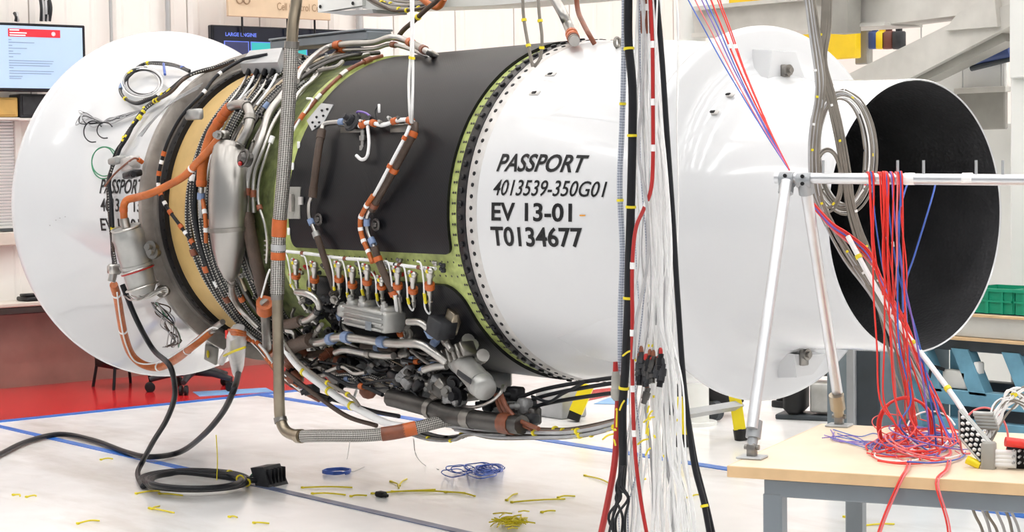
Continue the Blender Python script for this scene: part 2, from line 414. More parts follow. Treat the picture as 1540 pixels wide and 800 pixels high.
# window with blinds
a = on_x(-60, 175, WX+.03); c = on_x(27, 347, WX+.03)
win = struct(MB().box((WX+.02, (a.y+c.y)/2, (a.z+c.z)/2), (.02, c.y-a.y, a.z-c.z)).build('window_1', 'glass_dark', smooth=False))
sl = MB().box((0, 0, 0), (.004, c.y-a.y-.04, .019), Matrix.Rotation(.5, 3, 'Y')).mesh('slat', 'blind_white', Vector(), False)
n = 36
for k in range(n): place('slat', sl, Vector((WX+.055, (a.y+c.y)/2, c.z+.03+(a.z-c.z-.04)*k/(n-1))), win)
fr = MB()
for y in (a.y, c.y): fr.bbox((WX+.05, y, (a.z+c.z)/2), (.06, .05, a.z-c.z+.06), .004)
fr.bbox((WX+.05, (a.y+c.y)/2, a.z+.02), (.07, c.y-a.y+.06, .05), .004)
fr.build('window_frame', 'wall_rib', win, smooth=False)
MB().bbox((WX+.07, (a.y+c.y)/2, c.z-.05), (.12, c.y-a.y+.12, .09), .006).build('window_sill', 'ledge_top', win, smooth=False)
# ------------------------------------------------------------------ things on the front wall
def tv(name, px, X, label, cat):
    """px: corner pixels left, top, right, bottom on the plane x = X"""
    l, tp, r, bt = px; A = on_x(l, tp, X); B = on_x(r, bt, X); cy, cz = (A.y+B.y)/2, (A.z+B.z)/2; wy, hz = B.y-A.y, A.z-B.z
    t = thing(name, (X-.03, cy, B.z), label, cat)
    MB().bbox((X-.03, cy, cz), (.05, wy, hz), .006).build('bezel', 'tv_frame', t, smooth=False)
    MB().bbox((X-.10, cy, cz), (.12, wy*.4, hz*.5), .01).build('wall_mount', 'black_part', t, smooth=False)
    def P(u, v, d=.0): return Vector((X+d, A.y+wy*u, B.z+hz*v))
    def rect(nm, u0, v0, u1, v1, m, d, par):
        return MB().quad(P(u0, v0, d), P(u1, v0, d), P(u1, v1, d), P(u0, v1, d)).build(nm, m, par, smooth=False)
    return t, P, rect
t, P, rect = tv('wall_monitor', (-62, 31, 131, 139), -11.9, 'flat screen showing a pale page with red header, above window blinds', 'monitor')
sc = rect('screen', .018, .05, .972, .96, 'screen_pale', .001, t)
hd = rect('page_header', .375, .80, .79, .915, 'screen_red', .003, sc)
MB().spin(P(.735, .855, .003), (1, 0, 0), [(0, .014), (.002, .014)], 20).build('emblem', 'screen_white', sc)
MB().ring(P(.735, .855, .006), (1, 0, 0), .009, .0015, 16, 4).build('emblem_ring', 'screen_red', sc)
for u1, v in ((.46, .895), (.52, .855), (.51, .82)): rect('header_line', .385, v-.008, u1, v+.008, 'screen_white', .006, sc)
for k, (u1, v) in enumerate(((.40, .755), (.58, .715), (.405, .67), (.52, .63), (.41, .585), (.47, .55), (.41, .505), (.73, .45), (.72, .415), (.70, .38), (.41, .345), (.73, .30), (.71, .265), (.48, .22), (.47, .19))):
    rect('text_line', .375, v-.004, u1, v+.004, 'screen_text', .004, sc)
t, P, rect = tv('wall_monitor', (318, 37, 545, 120), -11.9, 'dark flat screen headed in blue letters under tan sign board', 'monitor')
sc = rect('screen', .015, .03, .985, .965, 'screen_dark', .001, t)
lettering('heading', 'LARGE ENGINE', lambda u, v: P(.085+.20*u, .79+.075*v, .004), 'screen_blue', sc, bold=.03)
for u0, u1, m in ((.075, .235, 'screen_navy'), (.245, .43, 'screen_teal'), (.44, .62, 'screen_teal')):
    fr_ = rect('tile_border', u0, .30, u1, .70, 'screen_blue', .003, sc); rect('tile', u0+.006, .315, u1-.006, .685, m, .005, sc)
# tan sign board hung from rods
A = on_x(343, 24, -11.85); B = on_x(497, 28, -11.85)
t = thing('sign_board', (-11.86, (A.y+B.y)/2, A.z), 'tan hanging sign board with brown lettering above dark screen', 'sign')
bd = MB().bbox((-11.86, (A.y+B.y)/2, A.z+.16), (.03, B.y-A.y, .32), .004).build('board', 'sign_board', t, smooth=False)
p0 = on_x(417, 15, -11.84); p1 = on_x(488, 18, -11.84)
lettering('lettering', 'Cell Control Cent', lambda u, v: Vector((-11.84, lerp(p0.y, p1.y, u), lerp(p0.z, p0.z+.055, v))), 'sign_ink', t, bold=.0)
q = on_x(366, 0, -11.84)
for dy in (-.03, .03): MB().ring((q.x, q.y+dy, q.z), (1, 0, 0), .026, .005, 16, 5).build('scroll_mark', 'sign_ink', t)
for px in (364, 432, 473):
    p = on_x(px, 25, -11.87); MB().tube([(p.x, p.y, p.z-.14), (p.x, p.y, p.z+.02)], .008, 8).build('hanger_rod', 'black_part', t)
# shelf boxes under the screen
for nm, m, px, lab in (('wooden_block', 'wood_block', (-30, 146, 27, 176), 'plain wooden block on window head beside black box'), ('speaker_box', 'charcoal', (29, 141, 78, 177), 'small black box beside wooden block under pale screen')):
    A = on_x(px[0], px[1], WX+.2); B = on_x(px[2], px[3], WX+.2)
    t = thing(nm, (WX+.15, (A.y+B.y)/2, B.z), lab, 'box')
    MB().bbox((WX+.12, (A.y+B.y)/2, (A.z+B.z)/2), (.17, B.y-A.y, A.z-B.z), .006).build('case', m, t, smooth=False)
    MB().bbox((WX+.208, (A.y+B.y)/2, (A.z+B.z)/2), (.008, (B.y-A.y)*.86, (A.z-B.z)*.8), .003).build('front_face', m, t, smooth=False)
    MB().bbox((WX+.1, (A.y+B.y)/2, B.z-.012), (.22, B.y-A.y+.02, .018), .003).build('bracket', 'wall_rib', t, smooth=False)
# cable bunch above the screen
for px, nn in ((66, 5), (28, 2)):
    for k in range(nn):
        p = on_x(px+k*3-4, 32, -11.9); top = on_x(px+k*3-6, 20 if px == 28 else -8, -11.95)
        MB().tube(smoothp([p, p.lerp(top, .5)+Vector((.03, .02*random.uniform(-1, 1), 0)), top]), .012, 6).build('monitor_cable', 'black_cable' if k % 2 == 0 else 'grey_cable', label='short cable rising behind the pale wall screen', cat='cable', group='cables behind the pale screen')
t = on_x(152, 443, WX+.15)
k = MB(); c0 = on_x(44, 440, WX+.15); k.bbox((c0.x, c0.y, .615), (.16, .12, .03), .008).bbox((c0.x, c0.y, .64), (.10, .10, .02), .006).build('stapler_box', 'black_part', label='small black case lying on the wall ledge', cat='case')
# office chair behind the bellmouth
c0 = on_z(262, 590); c0 = Vector((c0.x+.0, c0.y+.15, 0))
ch = thing('office_chair', c0, 'black swivel office chair on five casters behind the bellmouth', 'chair')
for k in range(5):
    a = .5+k*2*PI/5; d = Vector((math.cos(a), math.sin(a), 0)); e = c0+d*.29
    leg = MB().tube([c0+Vector((0, 0, .13)), c0+d*.15+Vector((0, 0, .12)), e+Vector((0, 0, .085))], [.03, .026, .018], 8).build('leg', 'charcoal', ch)
    cs = MB()
    for sg in (-1, 1):
        s_ = d.cross(Vector((0, 0, 1)))*sg; cs.spin(e+s_*.008+Vector((0, 0, .034)), s_, [(0, .034), (.004, .034), (.018, .034), (.02, .025)], 14)
    cs.build('caster', 'rubber_black', leg)
MB().spin(c0+Vector((0, 0, .12)), (0, 0, 1), [(0, .04), (.1, .035), (.1, .02), (.30, .02)], 12).build('column', 'dark_metal', ch)
MB().bbox(c0+Vector((0, 0, .45)), (.48, .48, .08), .03).build('seat', 'charcoal', ch)
MB().bbox(c0+Vector((-.24, 0, .74)), (.06, .44, .44), .02).build('backrest', 'charcoal', ch)
MB().tube([c0+Vector((-.1, 0, .42)), c0+Vector((-.27, 0, .44)), c0+Vector((-.28, 0, .6))], .02, 8).build('back_bar', 'dark_metal', ch)
# low black stool frame next to it
c0 = on_z(184, 582)
st = thing('step_stool', c0, 'black steel step stool by the maroon wall panel', 'stool')
MB().bbox(c0+Vector((0, 0, .20)), (.3, .26, .12), .01).build('tread', 'black_part', st)
for sx in (-.13, .13):
    for sy in (-.12, .12): MB().tube([c0+Vector((sx, sy, .16)), c0+Vector((sx*1.15, sy*1.2, .0))], .011, 8).build('leg', 'black_part', st)
# ------------------------------------------------------------------ steel gantry, right background
GY = 2.5
g = thing('steel_gantry', (-6.2, GY, 0), 'pale grey steel gantry with column, cross beam and diagonal brace', 'gantry')
def yb(pts, Y, th, nm, m, par): return MB().slab([on_y(x, y, Y) for x, y in pts], (0, 1, 0), th).build(nm, m, par, smooth=False)
bm_ = yb([(1040, 13), (1330, -14), (1530, -33), (1530, 12), (1320, 38), (1045, 55)], GY, .22, 'cross_beam', 'steel_beam', g)
yb([(1040, 10), (1330, -17), (1330, -11), (1040, 16)], GY-.05, .30, 'beam_flange', 'steel_beam', bm_)
yb([(1040, 50), (1330, 33), (1330, 38), (1040, 56)], GY-.05, .30, 'beam_flange', 'steel_beam', bm_)
dg_ = yb([(1262, 118), (1440, 30), (1540, 0), (1540, 28), (1345, 130), (1280, 150)], GY-.02, .16, 'diagonal_brace', 'steel_beam', g)
yb([(1345, 128), (1505, 45), (1512, 62), (1390, 122)], GY+.02, .12, 'brace_flange', 'plate_grey', dg_)
yb([(1440, 20), (1495, -10), (1500, 40), (1420, 46)], GY-.05, .05, 'gusset', 'steel_beam', g)
A = on_y(1511, 300, GY-.16)
cl_ = MB().bbox((A.x+.45, GY+.05, 1.9), (.9, .35, 3.8), .012).build('column', 'column_white', g, smooth=False)
MB().bbox((A.x+.42, GY-.14, 2.35), (.8, .03, 1.0), .006).build('cover_plate', 'column_white', cl_, smooth=False)
MB().bbox((A.x+.45, GY+.05, .02), (1.1, .5, .04), .006).build('base_plate', 'steel_beam', cl_, smooth=False)
yb([(1250, -40), (1275, -40), (1275, 49), (1250, 51)], GY-.14, .10, 'hanger_stub', 'plate_grey', g)
p = on_y(1022, 30, GY); MB().spin((p.x, GY+.1, 0), (0, 0, 1), [(0, .12), (.02, .12), (.02, .075), (3.8, .075)], 20).build('post', 'column_white', g)
# hung panels and rolls behind the gantry
def card(nm, pts, Y, m, lab, cat, th=.03):
    t = MB().slab([on_y(x, y, Y) for x, y in pts], (0, 1, 0), th).build(nm, m, smooth=False, label=lab, cat=cat); return t
def hung(nm, px, Y, m, lab, cat, th=.05, lip='steel_beam'):
    l, tp, r, bt = px; A = on_y(l, tp, Y); B = on_y(r, bt, Y); t = thing(nm, ((A.x+B.x)/2, Y, B.z), lab, cat)
    MB().bbox(((A.x+B.x)/2, Y+th/2, (A.z+B.z)/2), (B.x-A.x, th, A.z-B.z), .006).build('sheet', m, t, smooth=False)
    MB().bbox(((A.x+B.x)/2, Y+th/2, A.z+.01), (B.x-A.x+.02, th+.02, .03), .004).build('top_rail', lip, t, smooth=False)
    for s_ in (.1, .9): MB().tube([(lerp(A.x, B.x, s_), Y+th/2, A.z), (lerp(A.x, B.x, s_), Y+th/2, 2.3 if A.z < 2.2 else 6.95)], .004, 6).build('hanger_wire', 'grey_conduit', t)
    return t
hung('yellow_panel', (1188, 46, 1287, 87), 3.4, 'yellow_panel', 'yellow safety panel hung below the gantry beam', 'panel')
hung('yellow_panel', (1095, -25, 1200, 3), 3.6, 'yellow_panel', 'yellow safety panel hung above the gantry beam', 'panel')
hung('brown_panel', (1285, 46, 1305, 96), 3.5, 'plate_grey', 'narrow grey brown panel beside the yellow one', 'panel')
hung('white_sheet', (1370, 96, 1512, 142), 2.9, 'column_white', 'white sheet stretched below navy roll beside column', 'sheet', .02)
hung('grey_plate', (1438, 140, 1511, 194), 2.85, 'plate_grey', 'stained grey metal plate below the white sheet', 'plate', .03)
A = on_y(1330, 190, 3.1); B = on_y(1560, 445, 3.1); t = thing('white_partition', ((A.x+B.x)/2, 3.1, 0), 'plain white partition behind the bench with green crates', 'partition')
MB().bbox(((A.x+B.x)/2, 3.125, A.z/2), (B.x-A.x, .05, A.z), .006).build('sheet', 'column_white', t, smooth=False)
for s_ in (.02, .98): MB().bbox((lerp(A.x, B.x, s_), 3.12, A.z/2), (.06, .08, A.z), .006).build('post', 'column_white', t, smooth=False)
A = on_y(1436, 93, 2.8); B = on_y(1522, 76, 2.8)
r_ = thing('navy_roll', A, 'navy fabric roll with dark cap behind diagonal brace', 'roll')
MB().tube([A, B], .035, 12).build('roll', 'navy_roll', r_); MB().tube([A+Vector((.1, .0, -.038)), B+Vector((0, .0, -.038))], .014, 10).build('core', 'cart_dark', r_)
MB().tube([A+Vector((.1, 0, .05)), B+Vector((0, 0, .05))], .015, 10).build('strap', 'brown_dark', r_)
for px, mm in ((1316, 'navy_roll'), (1327, 'yellow_panel'), (1337, 'brown_dark'), (1352, 'charcoal')):
    A = on_y(px, 55, 3.5); MB().bbox((A.x, A.y, A.z-.02), (.07, .05, .10), .008).bbox((A.x, A.y, A.z+.05), (.03, .03, .05), .004).tube([(A.x, A.y, A.z+.05), (A.x, A.y, 6.95)], .005, 6).build('hung_tool', mm, label='small %s tool hung behind the diagonal brace' % {'navy_roll': 'navy', 'yellow_panel': 'yellow', 'brown_dark': 'brown', 'charcoal': 'charcoal'}[mm], cat='tool')
# ------------------------------------------------------------------ back bench with crates, cabinet
BY = 1.9
bn = thing('assembly_bench', (-4.9, BY+.3, 0), 'long bench with pale side, wood lip and blue steel truss legs', 'bench')
zt = .80
MB().bbox((-4.43, BY+.19, zt-.055), (2.0, .38, .10), .004).build('bench_top', 'bench_side', bn, smooth=False)
MB().bbox((-4.43, BY-.01, zt-.005), (2.0, .03, .012), .002).build('top_strip', 'wood_edge', bn, smooth=False)
MB().bbox((-4.43, BY-.012, zt-.112), (2.0, .03, .014), .002).build('wood_lip', 'wood_edge', bn, smooth=False)
MB().bbox((-4.43, BY+.19, zt-.145), (2.0, .36, .05), .004).build('under_rail', 'cart_dark', bn, smooth=False)
fr = MB().bbox((-4.43, BY+.03, .42), (2.0, .06, .07), .004).build('lower_beam', 'cart_blue', bn, smooth=False)
MB().bbox((-4.43, BY+.03, .30), (2.0, .05, .05), .004).build('lower_beam', 'cart_blue', bn, smooth=False)
MB().bbox((-4.43, BY+.34, .36), (2.0, .06, .2), .004).build('rear_beam', 'cart_dark', bn, smooth=False)
for x in (-5.36, -5.12, -4.85, -4.45, -4.05):
    MB().slab([(x-.04, BY, .44), (x+.05, BY, .44), (x-.05, BY, .64), (x-.14, BY, .64)], (0, 1, 0), .06).build('strut', 'cart_blue', bn, smooth=False)
for x in (-5.46, -3.6):
    for y in (BY+.05, BY+.33): MB().bbox((x, y, .32), (.07, .07, .64), .006).build('leg', 'cart_blue' if x < -5 else 'cart_dark', bn, smooth=False)
def crate(px, lab):
    A = on_y(px[0], 470, BY+.1); B = on_y(px[1], 470, BY+.1); cx = (A.x+B.x)/2; w_ = B.x-A.x; h = .11
    t = thing('plastic_crate', (cx, BY+.2, zt), lab, 'crate', 'green crates on the bench')
    m_ = MB(); th = .012
    for sy in (-1, 1): m_.box((cx, BY+.2+sy*.12, zt+h/2), (w_, th, h))
    for sx in (-1, 1): m_.box((cx+sx*w_/2, BY+.2, zt+h/2), (th, .24, h))
    m_.box((cx, BY+.2, zt+.006), (w_, .24, .012)); m_.build('body', 'crate_green', t, smooth=False)
    MB().box((cx, BY+.07, zt+h-.006), (w_+.02, .016, .014)).box((cx, BY+.07, zt+h*.5), (w_, .012, .008)).build('rim', 'crate_green', t, smooth=False)
    for k in range(3): MB().box((cx-w_*.3+k*w_*.3, BY+.072, zt+h/2), (.015, .014, h)).build('rib', 'crate_green', t, smooth=False)
crate((1455, 1528), 'green plastic crate on bench beside the white column'); crate((1533, 1600), 'green plastic crate on bench behind the rail end')
q = on_y(1475, 547, BY+.2); t = thing('machine_vise', (q.x, q.y, .455), 'white cast clamp unit sitting on the blue truss', 'clamp')
MB().bbox((q.x, BY+.03, .50), (.13, .06, .08), .008).build('body', 'bench_side', t); MB().bbox((q.x+.10, BY+.03, .52), (.06, .05, .13), .006).build('jaw', 'column_white', t); MB().tube(smoothp([(q.x-.05, BY, .54), (q.x-.10, BY-.02, .55), (q.x-.12, BY-.02, .50)]), .008, 6).build('handle', 'rubber_black', t)
# grey cabinet
A = on_y(1243, 600, 1.75); B = on_y(1326, 600, 1.75)
cb = thing('steel_cabinet', ((A.x+B.x)/2, 2.0, 0), 'grey steel cabinet below the nozzle with lighter corner post', 'cabinet')
MB().bbox(((A.x+B.x)/2, 2.0, .32), (B.x-A.x, .5, .64), .008).build('carcass', 'cabinet_grey', cb, smooth=False)
MB().bbox((lerp(A.x, B.x, .25), 1.742, .32), ((B.x-A.x)*.42, .012, .60), .004).build('door', 'cabinet_grey', cb, smooth=False)
MB().bbox((lerp(A.x, B.x, .78), 1.742, .32), ((B.x-A.x)*.40, .012, .60), .004).build('door', 'cart_dark', cb, smooth=False)
MB().bbox((lerp(A.x, B.x, .51), 1.735, .32), (.05, .03, .64), .006).build('post', 'bar_grey', cb, smooth=False)
for k in range(4): MB().bbox(((A.x+B.x)/2, 1.9, .655+.02*k), (B.x-A.x-.02*k, .3, .014), .003).build('tray', 'cart_dark', cb, smooth=False)
# electric motor on the floor
c0 = on_z(1216, 629); t = thing('floor_motor', c0, 'black and grey motor unit standing on the white floor', 'motor')
R = Matrix.Rotation(.45, 3, 'Z')
MB().bbox(c0+Vector((-.05, -.05, .13)), (.12, .20, .20), .035, R).build('housing', 'rubber_black', t); MB().bbox(c0+R@Vector((.10, 0, .13)), (.14, .17, .17), .01, R).build('gear_case', 'block_grey', t)
MB().bbox(c0+Vector((0, 0, .015)), (.34, .2, .03), .006, R).build('foot', 'cart_dark', t); MB().bbox(c0+R@Vector((-.05, 0, .25)), (.1, .1, .04), .01, R).build('terminal_box', 'rubber_black', t)
MB().bbox(c0+R@Vector((.06, .05, .29)), (.12, .08, .09), .01, R).build('valve_block', 'dark_metal', t); MB().spin(c0+R@Vector((.12, .0, .27)), (0, 0, 1), [(0, .02), (.05, .02), (.05, .03), (.07, .03)], 10).build('knob', 'jack_yellow', t)
c0 = on_z(1177, 612); MB().bbox(c0+Vector((0, 0, .09)), (.06, .06, .12), .008).bbox(c0+Vector((0, 0, .02)), (.1, .1, .04), .006).tube([c0+Vector((.02, 0, .15)), c0+Vector((.05, 0, .2))], .015, 8).build('switch_box', 'rubber_black', label='little black switch box under the round white plate', cat='box')
# engine dolly in the far background: yellow posts, grey bar, black truck
dl = thing('engine_dolly', on_z(1080, 665), 'yellow legged dolly with grey cross bar and black caster truck', 'dolly')
def post(top, bot, par):
    b0 = on_z(*bot); dep = (b0-CAM).dot(CF); a0 = on_d(top[0], top[1], dep)
    p_ = MB().tube([a0, b0.lerp(a0, .25)], .045, 4).build('post', 'jack_yellow', par); MB().tube([b0.lerp(a0, .26), b0], .036, 8).build('foot', 'rubber_black', p_); return a0, b0
a1, b1 = post((1105, 595), (1115, 662), dl); a2, b2 = post((1022, 597), (1027, 672), dl)
MB().tube([b2+Vector((0, 0, .17)), b1+Vector((0, 0, .19))], .026, 4).build('cross_bar', 'bar_grey', dl)
c0 = on_z(1062, 625); MB().bbox(c0+Vector((0, 0, .14)), (.36, .3, .14), .02).build('truck', 'rubber_black', dl); MB().slab([c0+Vector((-.2, -.16, .21)), c0+Vector((.2, -.16, .21)), c0+Vector((.0, -.16, .34))], (0, 1, 0), .05).build('gusset', 'cart_dark', dl)
MB().tube([c0+Vector((-.25, -.2, .22)), c0+Vector((.32, -.2, .25))], .022, 8).build('tow_bar', 'bar_grey', dl)
for dx in (-.12, .2): MB().spin(c0+Vector((dx, -.16, .06)), (0, 1, 0), [(0, .058), (.045, .058)], 16).build('caster', 'cart_dark', dl)
b0 = on_z(862, 634); dep = (b0-CAM).dot(CF)
pp = thing('floor_jack', b0, 'slanted yellow jack leg with black foot behind engine belly', 'jack')
MB().tube([on_d(884, 578, dep), on_d(866, 620, dep)], .055, 4).build('leg', 'jack_yellow', pp); MB().tube([on_d(866, 619, dep), b0+Vector((0, 0, .01))], .05, 4).build('foot', 'rubber_black', pp)
MB().bbox(b0+Vector((-.22, .1, .08)), (.24, .2, .16), .01).build('base_block', 'bar_grey', pp)
# ================================================================== THE ENGINE
ENG = thing('jet_engine', (-6.3, 0, .45), 'white turbofan engine with bellmouth, black cowl panels and exposed pipework', 'jet engine')
def arc(c, r, a0, a1, n): return [(c[0]+r*math.cos(lerp(a0, a1, i/n)), c[1]+r*math.sin(lerp(a0, a1, i/n))) for i in range(n+1)]
# bellmouth inlet: trumpet flare with rolled lip
pr = [(-7.835, .60), (-7.835, .70), (-7.90, .705), (-8.10, .708), (-8.25, .715), (-8.38, .73), (-8.48, .75), (-8.57, .78), (-8.65, .815), (-8.72, .853), (-8.775, .885)]
pr += [(-8.805, .903), (-8.83, .908), (-8.855, .898), (-8.865, .88), (-8.86, .85), (-8.80, .80), (-8.68, .73), (-8.5, .68), (-8.3, .655), (-7.9, .65)]
MB().lathe(pr, 160, closed=False).build('bellmouth', 'white_gloss', ENG)
MB().lathe([(-8.1, .649), (-8.1, .05)], 64).build('inlet_screen', 'charcoal', ENG)
ring = MB().lathe([(-7.83, .60), (-7.83, .749), (-7.795, .752), (-7.79, .745), (-7.79, .695), (-7.765, .69), (-7.765, .60)], 160).build('bellmouth_flange', 'ring_grey', ENG)
MB().lathe([(-7.79, .672), (-7.735, .690), (-7.70, .688), (-7.695, .64)], 128).build('clamp_ring', 'black_part', ENG)
MB().lathe([(-7.70, .60), (-7.70, .664), (-7.68, .668), (-7.42, .664), (-7.40, .655), (-7.40, .60)], 128).build('containment_wrap', 'tan_wrap', ENG)
MB().lathe([(-7.40, .60), (-7.40, .650), (-6.78, .648), (-6.74, .650), (-5.56, .652), (-5.52, .650), (-5.52, .6)], 128).build('fan_case', 'primer_dark', ENG)
fl = MB().lathe([(-6.80, .640), (-6.80, .672), (-6.77, .674), (-6.765, .655), (-6.70, .653)], 128).build('case_flange', 'primer_green', ENG)
# bolts: one mesh shared, each an object; axis along +x for the flanges, radial for the skins
def bolt_mesh(r, h, m, nm, n=6):
    return MB().spin((0, 0, 0), (0, 0, 1), [(0, r), (h*.7, r), (h, r*.7)], n).mesh(nm, m, Vector(), False)
b_dark = bolt_mesh(.0085, .004, 'black_part', 'bolt'); b_steel = bolt_mesh(.008, .010, 'flange_grey', 'bolt'); b_nut = bolt_mesh(.0115, .009, 'black_part', 'nut', 8); b_riv = bolt_mesh(.005, .002, 'dark_metal', 'rivet')
def bolts(me, X, r, par, n, a0=0, a1=360, radial=False, nm='bolt'):
    for k in range(n):
        a = math.radians(a0+(a1-a0)*k/n); p = EN(X, a, r)
        d = Vector((0, -math.cos(a), math.sin(a))) if radial else Vector((1, 0, 0))
        place(nm, me, p, par, Vector((0, 0, 1)).rotation_difference(d))
bolts(b_dark, -7.765, .705-.035, ring, 44, -80, 95)
bolts(b_dark, -7.715, .688, ring, 46, -80, 95, True)
# green panel frame with black panels
def patch(X0, X1, a0, a1, off, th, rc=.05, nu=26, nv=40, corners=(1, 1, 1, 1)):
    """curved sheet on the engine skin between x and angle limits, with rounded corners: (X1,a0), (X1,a1), (X0,a1), (X0,a0)"""
    b = MB(); a0, a1 = math.radians(a0), math.radians(a1); R = .655; H = (a1-a0)*R; vs = []; vv = []
    ts = sorted(set([0, 1]+[i/nv for i in range(nv+1)]+[x/H for x in (rc*.02, rc*.1, rc*.25, rc*.5, rc*.75)]+[1-x/H for x in (rc*.02, rc*.1, rc*.25, rc*.5, rc*.75)]))
    for lay in (0, 1):
        for t in ts:
            y = t*H; e = [0, 0]
            for sgn, k0, k1 in ((0, 3, 2), (1, 0, 1)):
                dd = None
                if y < rc and corners[k0]: dd = rc-y
                elif y > H-rc and corners[k1]: dd = y-(H-rc)
                if dd is not None: e[sgn] = rc-math.sqrt(max(0, rc*rc-dd*dd))
            for i in range(nu+1):
                X = lerp(X0+e[0], X1-e[1], i/nu); vs.append(EN(X, a0+t*(a1-a0), interp(PROF, X)-.005+off+(th if lay else 0)))
    m = len(ts); w_ = nu+1; fs = []; k = m*w_
    for j in range(m-1):
        for i in range(nu): fs += [(k+j*w_+i, k+j*w_+i+1, k+(j+1)*w_+i+1, k+(j+1)*w_+i)]
    for j in range(m-1):
        for i in (0, nu): fs.append((j*w_+i, (j+1)*w_+i, k+(j+1)*w_+i, k+j*w_+i))
    for i in range(nu):
        for j in (0, m-1): fs.append((j*w_+i, j*w_+i+1, k+j*w_+i+1, k+j*w_+i))
    return b.add(vs, fs)
gf = patch(-6.74, -5.525, -100, 120, .0, .006, .01, 20, 60).build('panel_frame', 'primer_green', ENG)
patch(-6.69, -5.605, -12.6, 118, .005, .014, .035).build('cowl_panel', 'black_composite', ENG)
patch(-6.695, -5.615, -98, -23.5, .005, .014, .10, corners=(0, 1, 1, 0)).build('cowl_panel', 'black_composite', ENG)
for X, a0, a1, n in ((-5.572, -95, 110, 60), (-5.585, -95, 110, 60)): bolts(b_riv, X, .66, gf, n, a0, a1, True, 'rivet')
for a in (-15.5, -20.5):
    for k in range(30):
        X = -6.66+k*.036; al = math.radians(a); p = EN(X, al, .657); place('rivet', b_riv, p, gf, Vector((0, 0, 1)).rotation_difference(Vector((0, -math.cos(al), math.sin(al)))))
# aft clamp band and white cowl
cr_ = MB().lathe([(-5.558, .62), (-5.558, .664), (-5.552, .668), (-5.50, .668), (-5.50, .62)], 128).build('clamp_band', 'black_part', ENG)
bolts(b_nut, -5.528, .667, cr_, 50, -95, 120, True, 'nut')
af = MB().lathe([(-5.50, .62), (-5.50, .664), (-5.495, .668), (-5.445, .664), (-5.435, .655)], 128).build('cowl_flange', 'flange_grey', ENG)
bolts(b_dark, -5.468, .665, af, 60, -100, 120, True)
OUT = [(-5.45, .660), (-5.40, .660), (-5.2, .652), (-5.0, .637), (-4.8, .617), (-4.66, .602), (-4.61, .597)]
cowl = MB().lathe([(-5.45, .62)]+OUT+[(-4.605, .55)], 160).build('exhaust_cowl', 'white_paint', ENG)
def CW(X, a, off=0.): return EN(X, a, interp(OUT, X)+off)
# round aft plate merging into the nozzle
pl = [(-4.63, .58), (-4.63, .655), (-4.622, .664), (-4.605, .666), (-4.592, .660), (-4.588, .645), (-4.585, .60), (-4.580, .56), (-4.565, .525), (-4.53, .495), (-4.48, .478), (-4.40, .466), (-4.25, .459), (-4.10, .455), (-3.96, .452), (-3.945, .451), (-3.940, .4475), (-3.945, .4445)]
noz = MB().lathe(pl, 160).build('exhaust_nozzle', 'white_gloss', ENG)
MB().lathe([(-3.945, .4445), (-4.0, .443), (-4.3, .440), (-4.6, .44), (-5.0, .46), (-5.3, .48), (-5.3, .03)], 128).build('nozzle_liner', 'nozzle_liner', ENG)
MB().lathe([(-5.29, .30), (-5.0, .27), (-4.98, .265), (-4.985, .255), (-5.25, .24)], 64).build('core_nozzle', 'dark_metal', ENG)
MB().lathe([(-5.25, .19), (-5.0, .16), (-4.8, .09), (-4.7, .02)], 48).build('exhaust_plug', 'dark_metal', ENG)
# fairings on the aft plate
for pts, lat in (([(1122, 128), (1130, 74), (1172, 76), (1190, 126)], (1181, 110)), ([(1163, 527), (1168, 568), (1198, 563), (1222, 528)], (1209, 537))):
    q = [on_x(x, y, -4.588) for x, y in pts]; up = [p+Vector((.085, 0, 0)) for p in q]; cc = sum(up, Vector())/4
    up = [p.lerp(cc, .16) for p in up]
    fa = MB().add(q+up, [(4, 5, 6, 7), (0, 1, 5, 4), (1, 2, 6, 5), (2, 3, 7, 6), (3, 0, 4, 7)]).build('fairing', 'white_paint', ENG, smooth=False)
    l = on_x(lat[0], lat[1], -4.497)
    MB().bbox(l, (.02, .035, .06), .004).spin(l+Vector((0, 0, .01)), (1, 0, 0), [(0, .02), (.02, .02), (.02, .011), (.03, .011)], 12).build('latch', 'steel_dull', fa)
# quarter-turn fasteners
def march(x, y, tab, off=0.):
    """first point of the line of sight inside a lathed skin given by an (X, r) table"""
    d = ray(x, y); t = 4.5
    while t < 9:
        p = CAM+d*t
        if tab[0][0] < p.x < tab[-1][0] and math.hypot(p.y, p.z-AX) < interp(tab, p.x)+off: return p
        t += .002
    return CAM+d*7
def S2(x, y, tab, off):
    if tab is NOZ: return march(x, y, tab, off)
    r = interp(tab, -5); p = None; d = ray(x, y); A = d.y**2+d.z**2; oy, oz = CAM.y, CAM.z-AX; B = oy*d.y+oz*d.z
    for k in range(8):
        D = max(0, B*B-A*(oy*oy+oz*oz-r*r)); p = CAM+d*((-B-math.sqrt(D))/A); r = interp(tab, p.x)+off
    return p
NOZ = [(-4.588, .64), (-4.585, .60), (-4.580, .56), (-4.565, .525), (-4.53, .495), (-4.48, .478), (-4.40, .466), (-4.25, .459), (-3.94, .452)]
cowl_tabs = OUT
for (x, y), tab, par in (((1095, 143), NOZ, noz), ((1072, 169), NOZ, noz), ((828, 112), OUT, cowl), ((804, 140), OUT, cowl)):
    p = S2(x, y, tab, .001); nrm = Vector((0, p.y, p.z-AX)).normalized(); ax = Vector((1, 0, 0)); R = Matrix((ax, nrm.cross(ax), nrm)).transposed()
    MB().bbox(p, (.055, .022, .006), .003, R).build('fastener', 'flange_grey', par)
    MB().bbox(p+nrm*.004, (.022, .012, .006), .002, R).build('fastener', 'ink', par)
